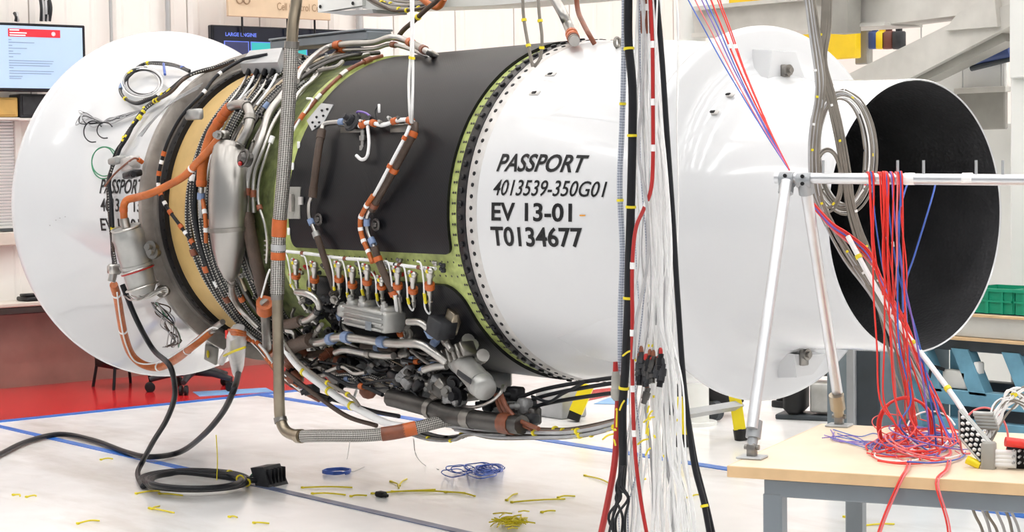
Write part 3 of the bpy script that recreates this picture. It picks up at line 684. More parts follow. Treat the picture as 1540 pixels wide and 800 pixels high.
# panel edges moulded into the cowl (upper blister and lower drain fairing)
for px, a_ in ((((880, 170), (1000, 130), (1060, 150)), .0),):
    pass
def blister(pts, tab, par, h, m='white_paint'):
    q = [S2(x, y, tab, -.004) for x, y in pts]; c = sum(q, Vector())/len(q); nr = Vector((0, c.y, c.z-AX)).normalized()
    up = [p.lerp(c, .25)+nr*h for p in q]; n = len(q)
    return MB().add(q+up, [tuple(range(n, 2*n))]+[(i, (i+1) % n, n+(i+1) % n, n+i) for i in range(n)]).build('blister', m, par)
blister([(815, 178), (850, 158), (945, 120), (990, 120), (985, 200), (930, 190)], OUT, cowl, .012)
blister([(832, 505), (900, 478), (975, 450), (985, 545), (930, 548), (880, 535)], OUT, cowl, .018)
# lettering on the cowl
def line(txt, x0, yb0, x1, yt, shear, bold=.022, nm='lettering'):
    a = S2(x0, yb0, OUT, .002); b = S2(x1, yb0+2, OUT, .002); a0 = math.atan2(a.z-AX, -a.y)
    c = S2(x0, yt, OUT, .002); a1 = math.atan2(c.z-AX, -c.y)
    lettering(nm, txt, lambda u, v: CW(lerp(a.x, b.x, u), lerp(a0, a1, v), .0022), 'ink', cowl, shear, bold)
line('PASSPORT', 746, 258, 881, 231, .20)
line('4013539-350G01', 741, 294, 911, 270, .20, .008)
line('EV 13-01', 739, 332, 860, 304, 0)
line('T0134677', 740, 370, 878, 340, 0)
p = S2(876, 324, OUT, .002); a = math.atan2(p.z-AX, -p.y)
MB().add([CW(p.x-.013, a-.004, .003), CW(p.x+.013, a-.004, .003), CW(p.x+.013, a+.004, .003), CW(p.x-.013, a+.004, .003)], [(0, 1, 2, 3)]).build('paint_mark', 'orange_ink', cowl)
BEL = [(-8.48, .75), (-8.38, .73), (-8.25, .715), (-8.10, .708), (-7.90, .705)]
def bline(txt, x0, y0, x1, y1, sh):
    a = S2(x0, y0, BEL, 0); b = S2(x1, y0, BEL, 0); c = S2(x0, y1, BEL, 0); f = lambda p: math.atan2(p.z-AX, -p.y)
    lettering('lettering', txt, lambda u, v: EN(lerp(a.x, b.x, u), lerp(f(a), f(c), v), interp(BEL, lerp(a.x, b.x, u))+.0025), 'ink', ENG, sh, .015)
bline('PASSPORT', 150, 291, 215, 269, .15); bline('4013 8  13', 152, 318, 212, 298, .0); bline('EV 13-01', 153, 347, 212, 328, .0)
# scuff marks on the bellmouth
for x, y in ((75, 339), (84, 331), (90, 328), (98, 326)):
    p = S(x, y, .003); MB().ball(p, .006, 6, (1.4, .4, .5)).build('scuff', 'grey_cable', ENG)
# ------------------------------------------------------------------ pipework traced on the skin
def path(pts, off, k=6): return smoothp([S(p[0], p[1], p[2] if len(p) > 2 else off) for p in pts], k)
def pipe(nm, pts, rpx, m, off=None, bands=(), par=None, n=10, caps=True, raw=None):
    r = None
    c0 = S(pts[0][0], pts[0][1], .03) if raw is None else raw[0]; r = px2m(c0, rpx)
    if off is None: off = r+.012
    P = smoothp(raw, 6) if raw else path(pts, off)
    o = MB().tube(P, r, n, caps).build(nm, m, par or ENG)
    for bd in bands:
        t, L, s, bm = bd[:4]; MB().tube(sub(P, t, L), r*s, n).build(bd[4] if len(bd) > 4 else 'clamp', bm, o)
    return o, P, r
OT, RT, BC, SD = 'orange_tape', 'rust_tape', 'blue_clamp', 'steel_dull'
# top silver pipes
pipe('bleed_pipe', [(446, 122), (452, 108), (468, 89), (494, 71), (526, 65.6), (562, 64), (589, 56), (615, 63), (640, 76), (656, 85, .01)], 5, 'steel', .06, [(.33, .05, 1.35, OT), (.68, .06, 1.35, OT), (.90, .05, 1.3, RT)])
pipe('bleed_pipe', [(440, 160), (450, 139), (478, 113), (505, 79), (523, 75), (562, 73.5), (589, 67), (628, 78), (648, 88, .005)], 3.2, 'steel', .04, [(.45, .05, 1.5, OT), (.72, .05, 1.5, RT)])
pipe('bleed_pipe', [(445, 150), (468, 121), (484, 94), (500, 88), (530, 86), (556, 80)], 2.8, 'steel', .03, [(.5, .04, 1.5, SD)])
pipe('bleed_pipe', [(480, 106), (505, 101), (515, 93)], 3.5, 'steel_dull', .05)
pipe('sense_line', [(440, 190), (455, 175), (485, 140), (520, 108), (550, 92), (575, 84)], 3, 'rust_tape', .025, [(.3, .03, 1.5, 'steel'), (.6, .04, 1.5, 'steel'), (.85, .04, 1.6, RT)])
pipe('sense_line', [(436, 205), (452, 178), (465, 160), (470, 150), (462, 148)], 2, 'white_cable', .03, [(.4, .03, 2, OT)])
# grey trunk box over the top
A = S(413, 66, .06); B = S(571, 56, .06); A.z += .0; ax = (B-A).normalized()
p0 = on_y(424, 71, .02); p1 = on_y(571, 62, .02); L = (p1-p0).length; mid = (p0+p1)/2+Vector((0, 0, .015))
tb = MB().bbox(mid, (L, .14, .045), .006).build('trunk_box', 'bench_grey', ENG, smooth=False)
MB().bbox(mid+Vector((0, 0, .027)), (L*.99, .16, .010), .003).build('lid', 'bench_grey', tb, smooth=False)
# junction box and its plugs
q = [S(x, y, .05) for x, y in ((366, 111), (423, 109), (430, 87), (381, 91))]
c0 = sum(q, Vector())/4; nr = Vector((0, c0.y, c0.z-AX)).normalized()
jb = MB().slab(q, nr, .05).build('junction_box', 'bar_grey', ENG, smooth=False)
for i in range(4):
    q0 = S(372+i*12, 113, .05); MB().spin(q0, (q0-S(366+i*12, 128, .02)), [(0, .014), (.0, .014), (.03, .012)], 10).build('plug', 'black_part', jb)
for i in range(5):
    x = 372+i*11; pipe('sense_line', [(x, 112), (x-6, 124), (x-16, 140), (x-30, 158)], 2, ['steel', 'white_cable', 'brass_pipe'][i % 3], .05)
for i in range(8):
    x, y = 362+random.uniform(0, 60), 116+random.uniform(0, 26); p = S(x, y, .03)
    MB().bbox(p, (.03, .03, .04), .006, Matrix.Rotation(random.uniform(0, 3), 3, 'X')).build('connector', random.choice(['black_part', 'steel_dull', 'charcoal', 'block_grey']), ENG)
# harnesses running round the case
def around(nm, X, a0, a1, off, r, m, wob=.012, par=None, bands=(), n=8, seed=0):
    rr = random.Random(seed); pts = []; ph = rr.uniform(0, 6)
    for k in range(13):
        a = lerp(a0, a1, k/12); pts.append(EA(X+wob*math.sin(ph+k*.9)+rr.uniform(-wob, wob)*.4, a, off+rr.uniform(0, .006)))
    P = smoothp(pts, 5); o = MB().tube(P, r, n).build(nm, m, par or ENG)
    for t, L, s, bm in bands: MB().tube(sub(P, t, L), r*s, n).build('clamp', bm, o)
    return o
for i, (X, m, r) in enumerate(((-7.47, 'harness_braid', .016), (-7.44, 'harness_braid', .014), (-7.41, 'black_cable', .011), (-7.38, 'harness_braid', .013), (-7.345, 'white_cable', .006), (-7.31, 'harness_braid', .012), (-7.28, 'harness_braid', .012))):
    around('wiring_harness', X, 86, -78, .022+.004*(i % 2), r, m, .016, bands=[(.15+.1*((i*3) % 7), .03, 1.35, [OT, 'white_cable', SD][i % 3]), (.62+.04*i, .03, 1.35, [RT, OT, 'white_cable'][i % 3])], seed=i)
for i in range(11):
    X = -7.25+i*.028; m = ['steel_dull', 'harness_braid', 'dark_metal', 'black_cable', 'brass_pipe', 'harness_braid', 'black_cable', 'dark_metal'][i % 8]
    a0 = 90 if i % 3 else 60; a1 = -80 if i % 4 else -30
    around('case_line', X, a0, a1, .014+.012*((i*5) % 3), .0065+.003*((i*7) % 3), m, .02, bands=[(((i*37) % 80)/100+.1, .03, 1.6, [OT, SD, 'black_part', BC][i % 4]), (((i*53) % 70)/100+.2, .025, 1.6, ['black_part', OT, SD][i % 3])], seed=50+i)
# brackets and small fittings on the case between the lines
for i in range(46):
    rr = random.Random(300+i); X = rr.uniform(-7.3, -6.95 if i % 4 else -6.82); a = rr.uniform(-80, 80); p = EA(X, a, .02); al = math.radians(a); nr = Vector((0, -math.cos(al), math.sin(al))); ax = Vector((1, 0, 0)); R = Matrix((ax, nr.cross(ax), nr)).transposed()
    m = rr.choice(['steel_dull', 'black_part', 'charcoal', 'block_grey', 'cast_grey', 'dark_metal'])
    MB().bbox(p, (rr.uniform(.02, .05), rr.uniform(.02, .06), .03), .005, R).spin(p+nr*.012, nr, [(0, .011), (.02, .011), (.022, .006), (.032, .006)], 8).build('bracket', m, ENG)
# big silver surge duct
def loft(nm, secs, m, par=ENG, n=20):
    """secs: (centre, half width along axis dir, half depth) stacked; first dir = engine x, second = outward"""
    b = MB(); vs = []
    for c, hw, hd in secs:
        al = math.atan2(c.z-AX, -c.y); nr = Vector((0, -math.cos(al), math.sin(al)))
        for k in range(n): t = 2*PI*k/n; vs.append(c+Vector((1, 0, 0))*hw*math.cos(t)+nr*hd*math.sin(t))
    q = len(secs); fs = [(i*n+k, i*n+(k+1) % n, (i+1)*n+(k+1) % n, (i+1)*n+k) for i in range(q-1) for k in range(n)]+[tuple(range(n)), tuple((q-1)*n+k for k in range(n))]
    return b.add(vs, fs).build(nm, m, par)
o_ = .11
tk = loft('surge_duct', [(S(350, 214, o_), 0.046, 0.030), (S(349, 217, o_), 0.067, 0.054), (S(347, 226, o_), 0.085, 0.072), (S(345, 250, o_), 0.095, 0.079), (S(344, 300, o_), 0.098, 0.082), (S(344, 345, o_), 0.095, 0.079), (S(345, 372, o_), 0.083, 0.070), (S(346, 395, o_), 0.063, 0.055), (S(348, 412, o_), 0.037, 0.038), (S(349, 420, o_), 0.020, 0.024)], 'brushed_tank')
loft('weld_band', [(S(344, 341, o_), 0.100, 0.084), (S(344, 347, o_), 0.100, 0.084)], 'steel_dull', tk)
p = S(366, 238, .165); MB().ring(p, p-Vector((p.x, 0, AX)), .034, .007, 20, 6).spin(p-Vector((0, 0, 0)), p-Vector((p.x, 0, AX)), [(-.03, .032), (.0, .032), (.012, .02), (.02, .015)], 16).build('access_cap', 'dark_metal', tk)
p = S(361, 246, .18); MB().ball(p, .010, 8).build('warning_dot', 'red_cable', tk)
p = S(323, 250, .15); MB().bbox(p, (.012, .012, .16), .004).build('seam_strip', 'steel_dull', tk)
# elbow and orange sleeves
pipe('duct_elbow', [(338, 170, .12), (346, 161, .13), (357, 157, .13), (370, 159, .13), (376, 172, .13), (373, 195, .12), (362, 215, .12)], 7, 'brushed_tank', bands=[(.45, .02, 1.2, SD), (.7, .02, 1.25, SD), (.05, .05, 1.15, OT)])
pipe('orange_sleeve', [(338, 170, .12), (328, 185, .11), (318, 202, .10), (309, 230, .09), (304, 255, .08), (303, 281, .07)], 7.5, 'orange_sleeve', bands=[(.05, .02, 1.12, OT), (.15, .02, 1.12, OT), (.95, .02, 1.12, OT)])
pipe('orange_sleeve', [(333, 203, .14), (318, 222, .13), (302, 239, .11), (278, 264, .10), (252, 279, .11), (226, 291, .15), (205, 297, .12), (191, 301, .10), (186, 312, .09), (187, 334, .08)], 6, 'orange_sleeve', bands=[(.32, .012, 1.06, 'white_cable'), (.93, .02, 1.1, OT)])
pipe('feed_pipe', [(303, 281, .06), (302, 305, .05), (303, 328, .05)], 4, 'steel', bands=[(.3, .03, 1.5, BC)])
pipe('harness_tail', [(305, 300, .05), (309, 330, .06), (310, 365, .06)], 3.2, 'orange_sleeve', bands=[(.3, .02, 1.2, 'white_cable'), (.7, .02, 1.2, 'white_cable')])
p = S(335, 203, .15); MB().bbox(p, (.05, .05, .04), .008).spin(p, (.5, -1, 0), [(0, .02), (.04, .02), (.04, .014), (.06, .014)], 10).build('connector', 'steel', ENG)
# fat silver pipe with brown lagging
pipe('bleed_pipe', [(436, 130, .06), (423, 147, .06), (405, 171, .06), (394, 205, .06), (384, 232, .06), (374, 262, .06), (371, 290, .06), (371, 322, .06)], 6.5, 'steel', bands=[(.85, .03, 1.25, RT)])
pipe('bleed_pipe', [(440, 150, .05), (424, 165, .05), (408, 192, .05), (396, 225, .05), (384, 258, .05), (381, 290, .05), (382, 320, .05)], 3.2, 'steel', bands=[(.85, .03, 1.4, RT)])
pipe('lagging_sleeve', [(371, 320, .06), (374, 340, .06), (380, 370, .06), (388, 405, .06), (396, 440, .05), (402, 470, .05)], 10, 'brown_sleeve', bands=[(.06, .03, 1.1, 'brown_sleeve')])
pipe('sense_line', [(410, 205), (400, 235), (390, 270), (389, 305), (398, 336), (402, 365), (401, 395)], 2.3, 'steel', .06, [(.02, .04, 1.8, 'white_cable'), (.55, .02, 2, RT)])
p = S(403, 375, .05); 
for k in range(5): MB().ring(S(402, 362+k*7, .05), (0, 0, 1), .012, .004, 12, 5).build('spring_coil', 'steel_dull', ENG)
pipe('sense_line', [(349, 420, .10), (349, 440, .07), (358, 460, .05), (375, 478, .05), (388, 490, .05)], 5, 'steel', bands=[(.1, .02, 1.3, SD)])
# taped upright tube left of the braided hose
pipe('drain_tube', [(398, 455, .10), (400, 490, .10), (402, 530, .10)], 7.5, 'steel_dull', bands=[(.05, .07, 1.75, OT, 'tape'), (.95, .06, 1.4, OT, 'tape')])
pipe('tie_string', [(393, 447, .12), (402, 415, .12), (406, 405, .11)], 1.5, 'white_cable')
# black line with orange markers over the grey flange
pipe('marker_line', [(402, 82, .10), (375, 87, .11), (360, 92, .11), (325, 115, .12), (304, 142, .12), (276, 171, .12), (256, 205, .11), (244, 239, .10), (238, 276, .09), (249, 308, .07), (273, 342, .05), (294, 371, .04), (308, 392, .03)], 2.6, 'black_cable', bands=[(t, .022, 1.4, OT) for t in (.56, .63, .70, .78, .85, .92)]+[(t, .018, 1.2, 'white_cable') for t in (.2, .3, .59, .67, .74, .88)])
p = S(292, 172, .10); MB().bbox(p, (.13, .03, .05), .008).build('stay_bracket', 'block_grey', ENG)
# ------------------------------------------------------------------ pipes over the black panels
def two(pts, r, m, off, **k): return pipe('vent_tube', pts, r, m, off, **k)
pipe('vent_tube', [(484, 196, .055), (487, 188, .055), (496, 185, .05), (520, 183, .045), (540, 181, .045)], 4, 'steel', bands=[(.55, .03, 1.4, BC)])
pipe('lagging_sleeve', [(484, 196, .055), (479, 225, .055), (474, 262, .05), (470, 297, .045)], 5.8, 'brown_sleeve', bands=[(.06, .05, 1.15, 'brown_sleeve'), (.93, .05, 1.15, 'brown_sleeve')])
pipe('vent_tube', [(469, 296, .045), (465, 308, .04), (466, 328, .035), (472, 343, .035), (477, 357, .04)], 3.2, 'steel', bands=[(.6, .025, 1.6, BC), (.95, .03, 1.9, 'block_grey')])
pipe('lagging_sleeve', [(477, 356, .045), (483, 374, .05), (492, 402, .055), (500, 425, .05), (504, 440, .05)], 5.2, 'brown_sleeve')
pipe('vent_tube', [(504, 440, .05), (507, 460, .05), (511, 478, .05), (520, 494, .05), (532, 503, .05)], 3.4, 'steel', bands=[(.55, .03, 1.4, BC)])
pipe('lagging_sleeve', [(624, 186, .06), (621, 202, .06), (601, 240, .055), (579, 279, .05), (566, 302, .045), (559, 316, .04)], 6, 'brown_sleeve', bands=[(.12, .02, 1.25, OT), (.5, .02, 1.25, OT), (.93, .02, 1.2, RT)])
pipe('sense_wire', [(616, 190, .085), (609, 206, .09), (590, 242, .085), (571, 278, .08), (560, 298, .06)], 2.6, 'white_cable', bands=[(.15, .015, 1.5, OT), (.5, .015, 1.5, OT)])
pipe('harness_tail', [(561, 294, .07), (552, 308, .06), (543, 326, .05), (542, 342, .05), (546, 360, .05), (555, 381, .06), (560, 395, .07)], 3.8, 'orange_sleeve', bands=[(t, .014, 1.15, 'white_cable') for t in (.2, .4, .55, .7, .85)])
pipe('vent_tube', [(557, 314, .04), (552, 328, .035), (553, 347, .035), (560, 364, .04), (564, 374, .05)], 3.2, 'steel', bands=[(.35, .03, 1.6, BC), (.8, .03, 1.8, BC)])
pipe('lagging_sleeve', [(563, 371, .05), (568, 388, .055), (577, 410, .06), (587, 430, .06), (594, 444, .06)], 6, 'brown_sleeve', bands=[(.25, .02, 1.2, OT), (.97, .03, 1.3, OT)])
pipe('sense_wire', [(594, 444, .07), (597, 470, .07), (600, 495, .07), (612, 530, .07)], 2.8, 'white_cable', bands=[(.6, .025, 1.9, OT), (.97, .025, 1.8, OT)])
pipe('vent_tube', [(600, 446, .06), (603, 470, .06), (606, 492, .06), (611, 508, .06)], 2.8, 'steel', bands=[(.6, .025, 1.9, OT)])
pipe('sense_wire', [(612, 530, .07), (617, 541, .07), (604, 549, .08), (580, 553, .09), (559, 552, .10), (545, 566, .12), (538, 582, .13), (533, 597, .14)], 2.4, 'white_cable', bands=[(.18, .02, 1.7, OT), (.52, .02, 1.7, OT), (.75, .02, 1.6, RT)])
# sensor rail with brackets on the upper panel
for x, y, w_, h_ in ((530, 196, .16, .05), (604, 195, .14, .05)):
    p = S(x, y, .012); MB().bbox(p, (w_, .015, h_), .004).bbox(p+Vector((0, -.015, .02)), (w_*.8, .03, .006), .002).build('sensor_bracket', 'steel_dull', ENG)
p = S(530, 183, .05); MB().ring(p, (0, -1, .6), .032, .012, 16, 6).spin(p, (0, -1, .6), [(-.02, .022), (.03, .022), (.03, .012), (.05, .012)], 12).build('pressure_sensor', 'charcoal', ENG)
pipe('sense_wire', [(540, 190, .05), (555, 184, .05), (575, 188, .05), (595, 182, .05), (612, 180, .06), (622, 184, .06)], 3.2, 'white_cable', bands=[(t, .025, 1.8, OT) for t in (.06, .25, .62, .93)])
pipe('sense_wire', [(536, 176, .05), (538, 168, .06), (550, 170, .06), (560, 178, .05)], 1.6, 'violet_wire')
pipe('sense_wire', [(566, 182, .05), (564, 168, .06), (568, 160, .06)], 1.2, 'black_cable')
p = S(570, 163, .06); MB().bbox(p, (.014, .006, .035), .002).build('paper_tag', 'white_cable', ENG)
p = S(548, 210, .035)
MB().spin(S(546, 196, .035), (0, -.05, -1), [(0, .010), (.02, .010), (.022, .015), (.04, .015), (.042, .008), (.06, .008), (.062, .013), (.08, .013), (.082, .006), (.12, .006)], 10).build('hanging_plug', 'steel', ENG)
pipe('sense_wire', [(553, 190, .045), (555, 215, .04), (552, 235, .04), (544, 240, .04), (536, 234, .04)], 2.6, 'white_cable')
for x0, y0, x1, y1, w_ in ((590, 176, 600, 192, .0),):
    pass
for k in range(5):
    rr = random.Random(k); p = S(548+k*14, 184+rr.uniform(-4, 4), .035); MB().bbox(p, (.03, .02, .022), .005).spin(p, (.6, -1, .4), [(0, .009), (.03, .009), (.03, .006), (.045, .006)], 8).build('connector', ['steel', 'charcoal', 'steel_dull', 'block_grey', 'dark_metal'][k], ENG)
# hinge plate and riveted patch
def skinplate(nm, pts, m, off=.014, th=.006, par=ENG):
    q = [S(x, y, off) for x, y in pts]; c = sum(q, Vector())/len(q); nr = Vector((0, c.y, c.z-AX)).normalized(); return MB().slab(q, nr, th).build(nm, m, par, smooth=False)
hp = skinplate('hinge_plate', [(434, 281), (453, 281), (452, 329), (432, 329)], 'plate_grey'); skinplate('hinge', [(438, 292), (442, 292), (442, 318), (438, 318)], 'steel', .022, .012, hp); skinplate('latch', [(451, 296), (456, 296), (456, 308), (451, 308)], 'flange_grey', .018, .008, hp)
rp = skinplate('rivet_patch', [(462, 182), (484, 156), (502, 158), (488, 184), (470, 197)], 'bar_grey', .014, .004)
for x, y in ((470, 184), (476, 176), (484, 166), (492, 164), (486, 174), (480, 184), (474, 190)):
    p = S(x, y, .020); MB().ball(p, .006, 6).build('rivet', 'black_part', rp)
for x, y in ((449, 218), (440, 250), (434, 348)):
    p = S(x, y, .017); MB().bbox(p, (.018, .006, .03), .002).build('label_tag', 'white_cable', ENG)
for (x, y) in ((479, 330), (565, 338)):
    p = S(x, y, .03); MB().ring(p, (0, -1, 0), .020, .006, 14, 6).bbox(p, (.02, .02, .02), .004).build('pipe_clip', 'dark_metal', ENG)
# ------------------------------------------------------------------ fuel fittings on the green strip
trk, TP, _ = pipe('wire_trunk', [(431, 378, .03), (468, 382, .03), (510, 388, .03), (552, 391, .03), (589, 397, .03), (628, 402, .03), (655, 404, .03)], 2.6, 'white_cable', bands=[(t, .02, 1.2, RT) for t in (.12, .3, .42, .62, .78, .9)])
FX = [(445, 394, 445, 415, 447, 433), (473, 398, 473, 420, 473, 442), (509, 398, 510, 419, 511, 443), (530, 405, 530, 428, 531, 451), (552, 402, 552, 423, 555, 451), (574, 420, 574, 429, 576, 459), (598, 406, 598, 430, 603, 454), (622, 413, 621, 436, 623, 462), (647, 407, 646, 429, 648, 467)]
for i, (tx, ty, ox, oy, bx, by) in enumerate(FX):
    T, O_, B_ = S(tx, ty, .045), S(ox, oy, .05), S(bx, by, .05)
    m_ = MB(); m_.tube([T, T.lerp(O_, .4), T.lerp(O_, .42), O_], [.016, .016, .011, .011], 10); m_.tube([O_, O_.lerp(B_, .35), O_.lerp(B_, .36), O_.lerp(B_, .6), O_.lerp(B_, .61), B_], [.012, .012, .008, .008, .011, .006], 10)
    m_.ball(T+Vector((.018, -.01, .0)), .014, 8); m_.ball(T+Vector((-.016, -.006, .008)), .011, 8)
    ff = m_.build('fuel_fitting', 'steel', ENG)
    MB().tube([O_.lerp(T, .12), O_.lerp(B_, .12)], .020, 12).build('orange_collar', OT, ff)
    MB().ball(T+Vector((0, -.014, -.003)), .008, 8).build('yellow_cap', 'yellow_tie', ff)
    MB().bbox(T+Vector((.012, -.018, .012)), (.008, .008, .008), .002).build('red_cap', 'red_cable', ff)
    a = S(tx-14, ty-10, .04); c = S(ox-8, oy+12, .06); d = S(bx-6, by+3, .06)
    MB().tube(smoothp([S(tx-20, ty-14, .035), a, S(ox-9, oy-8, .06), c, S(bx-9, by-5, .06), S(bx-3, by+5, .06), B_]), .0036, 6).build('lead_wire', 'white_cable', ff)
    MB().tube([c, c.lerp(d, .5)], .0065, 8).build('wire_marker', 'yellow_tie', ff)
#
for i in range(22):
    rr = random.Random(900+i); x, y = 625+rr.uniform(-185, 45), 397+rr.uniform(-6, 18); p = S(x, y, .022)
    MB().bbox(p, (.02, .018, .018), .004).ball(p+Vector((0, -.012, .006)), .008, 6).build('fitting_nut', rr.choice(['steel', 'steel_dull', 'red_cable', 'charcoal']), ENG)
#PART4
# ------------------------------------------------------------------ accessory section below the case
def yp(pts, Y): return [on_y(p[0], p[1], p[2] if len(p) > 2 else Y) for p in pts]
def ypipe(nm, pts, rpx, m, Y, bands=(), par=None, n=10): return pipe(nm, None, rpx, m, 0, bands, par, n, True, yp(pts, Y))
def _pp(nm, pts, rpx, m, off=None, bands=(), par=None, n=10, caps=True, raw=None):
    r = px2m(raw[0], rpx); P = smoothp(raw, 6); o = MB().tube(P, r, n, caps).build(nm, m, par)
    for bd in bands:
        t, L, s, bm = bd[:4]; MB().tube(sub(P, t, L), r*s, n).build(bd[4] if len(bd) > 4 else 'clamp', bm, o)
    return o, P, r
def ypipe(nm, pts, rpx, m, Y, bands=(), par=ENG, n=10): return _pp(nm, None, rpx, m, None, bands, par, n, True, yp(pts, Y))
# gearbox housing: lumpy cast case of several blocks under the belly
gbx = MB().bbox((-6.45, -.20, .62), (.95, .36, .18), .05).build('gearbox', 'dark_metal', ENG)
rr = random.Random(5)
for i in range(64):
    x = rr.uniform(440, 690); y = rr.uniform(530, 618); 
    if y > 560+ (x-440)*.22: y -= 30
    Y = -.40-rr.uniform(0, .10); p = on_y(x, y, Y); m = rr.choice(['dark_metal', 'cast_grey', 'black_part', 'charcoal', 'cast_grey', 'steel_dull', 'black_part', 'rust_tape'])
    k = rr.random(); s_ = rr.uniform(.022, .06)
    b = MB()
    if k < .4: b.bbox(p, (s_*1.6, s_, s_), .008, Matrix.Rotation(rr.uniform(-.6, .6), 3, 'Y')).spin(p, (rr.uniform(-1, 1), -1, rr.uniform(-1, 1)), [(0, s_*.4), (s_*.8, s_*.4), (s_*.8, s_*.25), (s_*1.1, s_*.25)], 10)
    elif k < .75: b.spin(p, (rr.uniform(-1, 1), -.6, rr.uniform(-.8, .8)), [(-s_, s_*.6), (-s_*.4, s_*.6), (-s_*.4, s_*.75), (-s_*.2, s_*.75), (-s_*.2, s_*.5), (s_*.7, s_*.5), (s_*.7, s_*.3), (s_, s_*.3)], 12)
    else: b.ball(p, s_*.8, 10, (1.3, .8, .9)).bbox(p, (s_*2, s_*.4, s_*.5), .006)
    b.build('gearbox_fitting', m, gbx)
for i in range(34):
    x0 = rr.uniform(440, 660); y0 = rr.uniform(525, 605); L = rr.uniform(30, 110); sl = rr.uniform(-.25, .55)
    if y0 > 565+(x0-440)*.2: y0 -= 35
    ypipe('gearbox_line', [(x0, y0), (x0+L*.4, y0+L*.4*sl+rr.uniform(-8, 8)), (x0+L*.7, y0+L*.7*sl+rr.uniform(-10, 10)), (x0+L, y0+L*sl)], rr.uniform(1.5, 3.4), rr.choice(['black_cable', 'steel_dull', 'harness_braid', 'dark_metal', 'brass_pipe', 'steel', 'black_cable']), -.46-rr.uniform(0, .08), [(rr.uniform(.2, .8), .025, 1.5, rr.choice([SD, 'black_part', OT, BC]))], gbx, 8)
# cast pump body, paler lumps
pb_ = loft('pump_body', [(on_y(612, 572, -.45), .04, .04), (on_y(630, 580, -.47), .08, .05), (on_y(652, 590, -.47), .10, .055), (on_y(672, 598, -.46), .08, .05), (on_y(684, 603, -.45), .04, .04)], 'cast_grey')
for k in range(26):
    r2 = random.Random(k+640); x = r2.uniform(598, 698); y = 562+(x-598)*.33+r2.uniform(-8, 14); p = on_y(x, y, -.50-r2.uniform(0, .04)); s_ = r2.uniform(.012, .028)
    d = (r2.uniform(-1, 1), -1, r2.uniform(-.3, 1)); b = MB()
    if k % 2: b.spin(p, d, [(-.03, s_*1.2), (0, s_*1.2), (0, s_*1.6), (.008, s_*1.6), (.008, s_*.9), (.03, s_*.8)], 8)
    else: b.bbox(p, (s_*3, s_*2, s_*1.8), .006, Matrix.Rotation(r2.uniform(-.8, .8), 3, 'Y'))
    b.build('pump_boss', r2.choice(['cast_grey', 'cast_grey', 'dark_metal', 'steel_dull', 'black_part']), pb_)
# grey control block
p = S(563, 478, .10); R = Matrix.Rotation(math.radians(4), 3, 'Y')
hb = MB().bbox(p, (.29, .11, .085), .012, R).build('control_block', 'block_grey', ENG)
for k in range(4): MB().bbox(p+R@Vector((0, -.061, .035-.022*k)), (.27, .006, .008), .002, R).build('cooling_rib', 'block_grey', hb)
for dx, dz in ((-.12, .04), (-.04, .045), (.11, .04)): MB().bbox(p+R@Vector((dx, 0, dz)), (.045, .09, .04), .010, R).spin(p+R@Vector((dx, -.03, dz+.01)), (0, -.2, 1), [(0, .015), (.02, .015), (.02, .010), (.03, .010)], 10).build('port_boss', 'block_grey', hb)
MB().bbox(p+R@Vector((.05, -.064, -.022)), (.04, .004, .035), .001, R).build('data_plate', 'bench_grey', hb)
MB().bbox(p+R@Vector((-.165, -.02, .01)), (.05, .07, .05), .01, R).build('end_cap', 'block_grey', hb)
# oil filter canister
a0, a1 = on_y(688, 536, -.50), on_y(731, 587, -.58); ax = (a1-a0).normalized(); L = (a1-a0).length; r = px2m(a0, 19)
fc = MB().spin(a0, ax, [(0, r*.7), (.0, r*.95), (.03, r*.95), (.03, r*1.08), (.05, r*1.08), (.05, r), (L*.78, r*.97), (L*.78, r*1.06), (L*.84, r*1.06), (L*.84, r*.98), (L*.97, r*.95), (L, r*.8)], 24).build('filter_canister', 'block_grey', ENG)
for k in range(5): p = on_y(676+k*7, 536-k*3, -.54); MB().bbox(p, (.014, .07, .06), .004, Matrix.Rotation(-.5, 3, 'Y')).build('head_fin', 'steel_dull', fc)
p = on_y(706, 566, -.60); MB().bbox(p+Vector((0, -.025, 0)), (.09, .006, .022), .002, Matrix.Rotation(math.radians(20), 3, 'Y')).build('data_plate', 'charcoal', fc)
for x, y in ((706, 524), (722, 540), (700, 517)): p = on_y(x, y, -.50); MB().spin(p, (1, -.4, .5), [(-.03, .018), (.02, .018), (.02, .026), (.045, .026)], 12).build('port', 'steel', fc)
MB().tube(smoothp([on_y(638, 556, -.55), on_y(655, 551, -.55), on_y(672, 550, -.54)]), .016, 10).build('port', 'steel', fc)
# dark bracket box
p = S(664, 492, .07); MB().bbox(p, (.085, .09, .075), .006, Matrix.Rotation(.35, 3, 'Y')).build('sensor_box', 'charcoal', ENG)
p = S(680, 484, .03); MB().bbox(p, (.05, .05, .10), .004, Matrix.Rotation(.5, 3, 'Y')).build('mount_plate', 'brass_pipe', ENG)
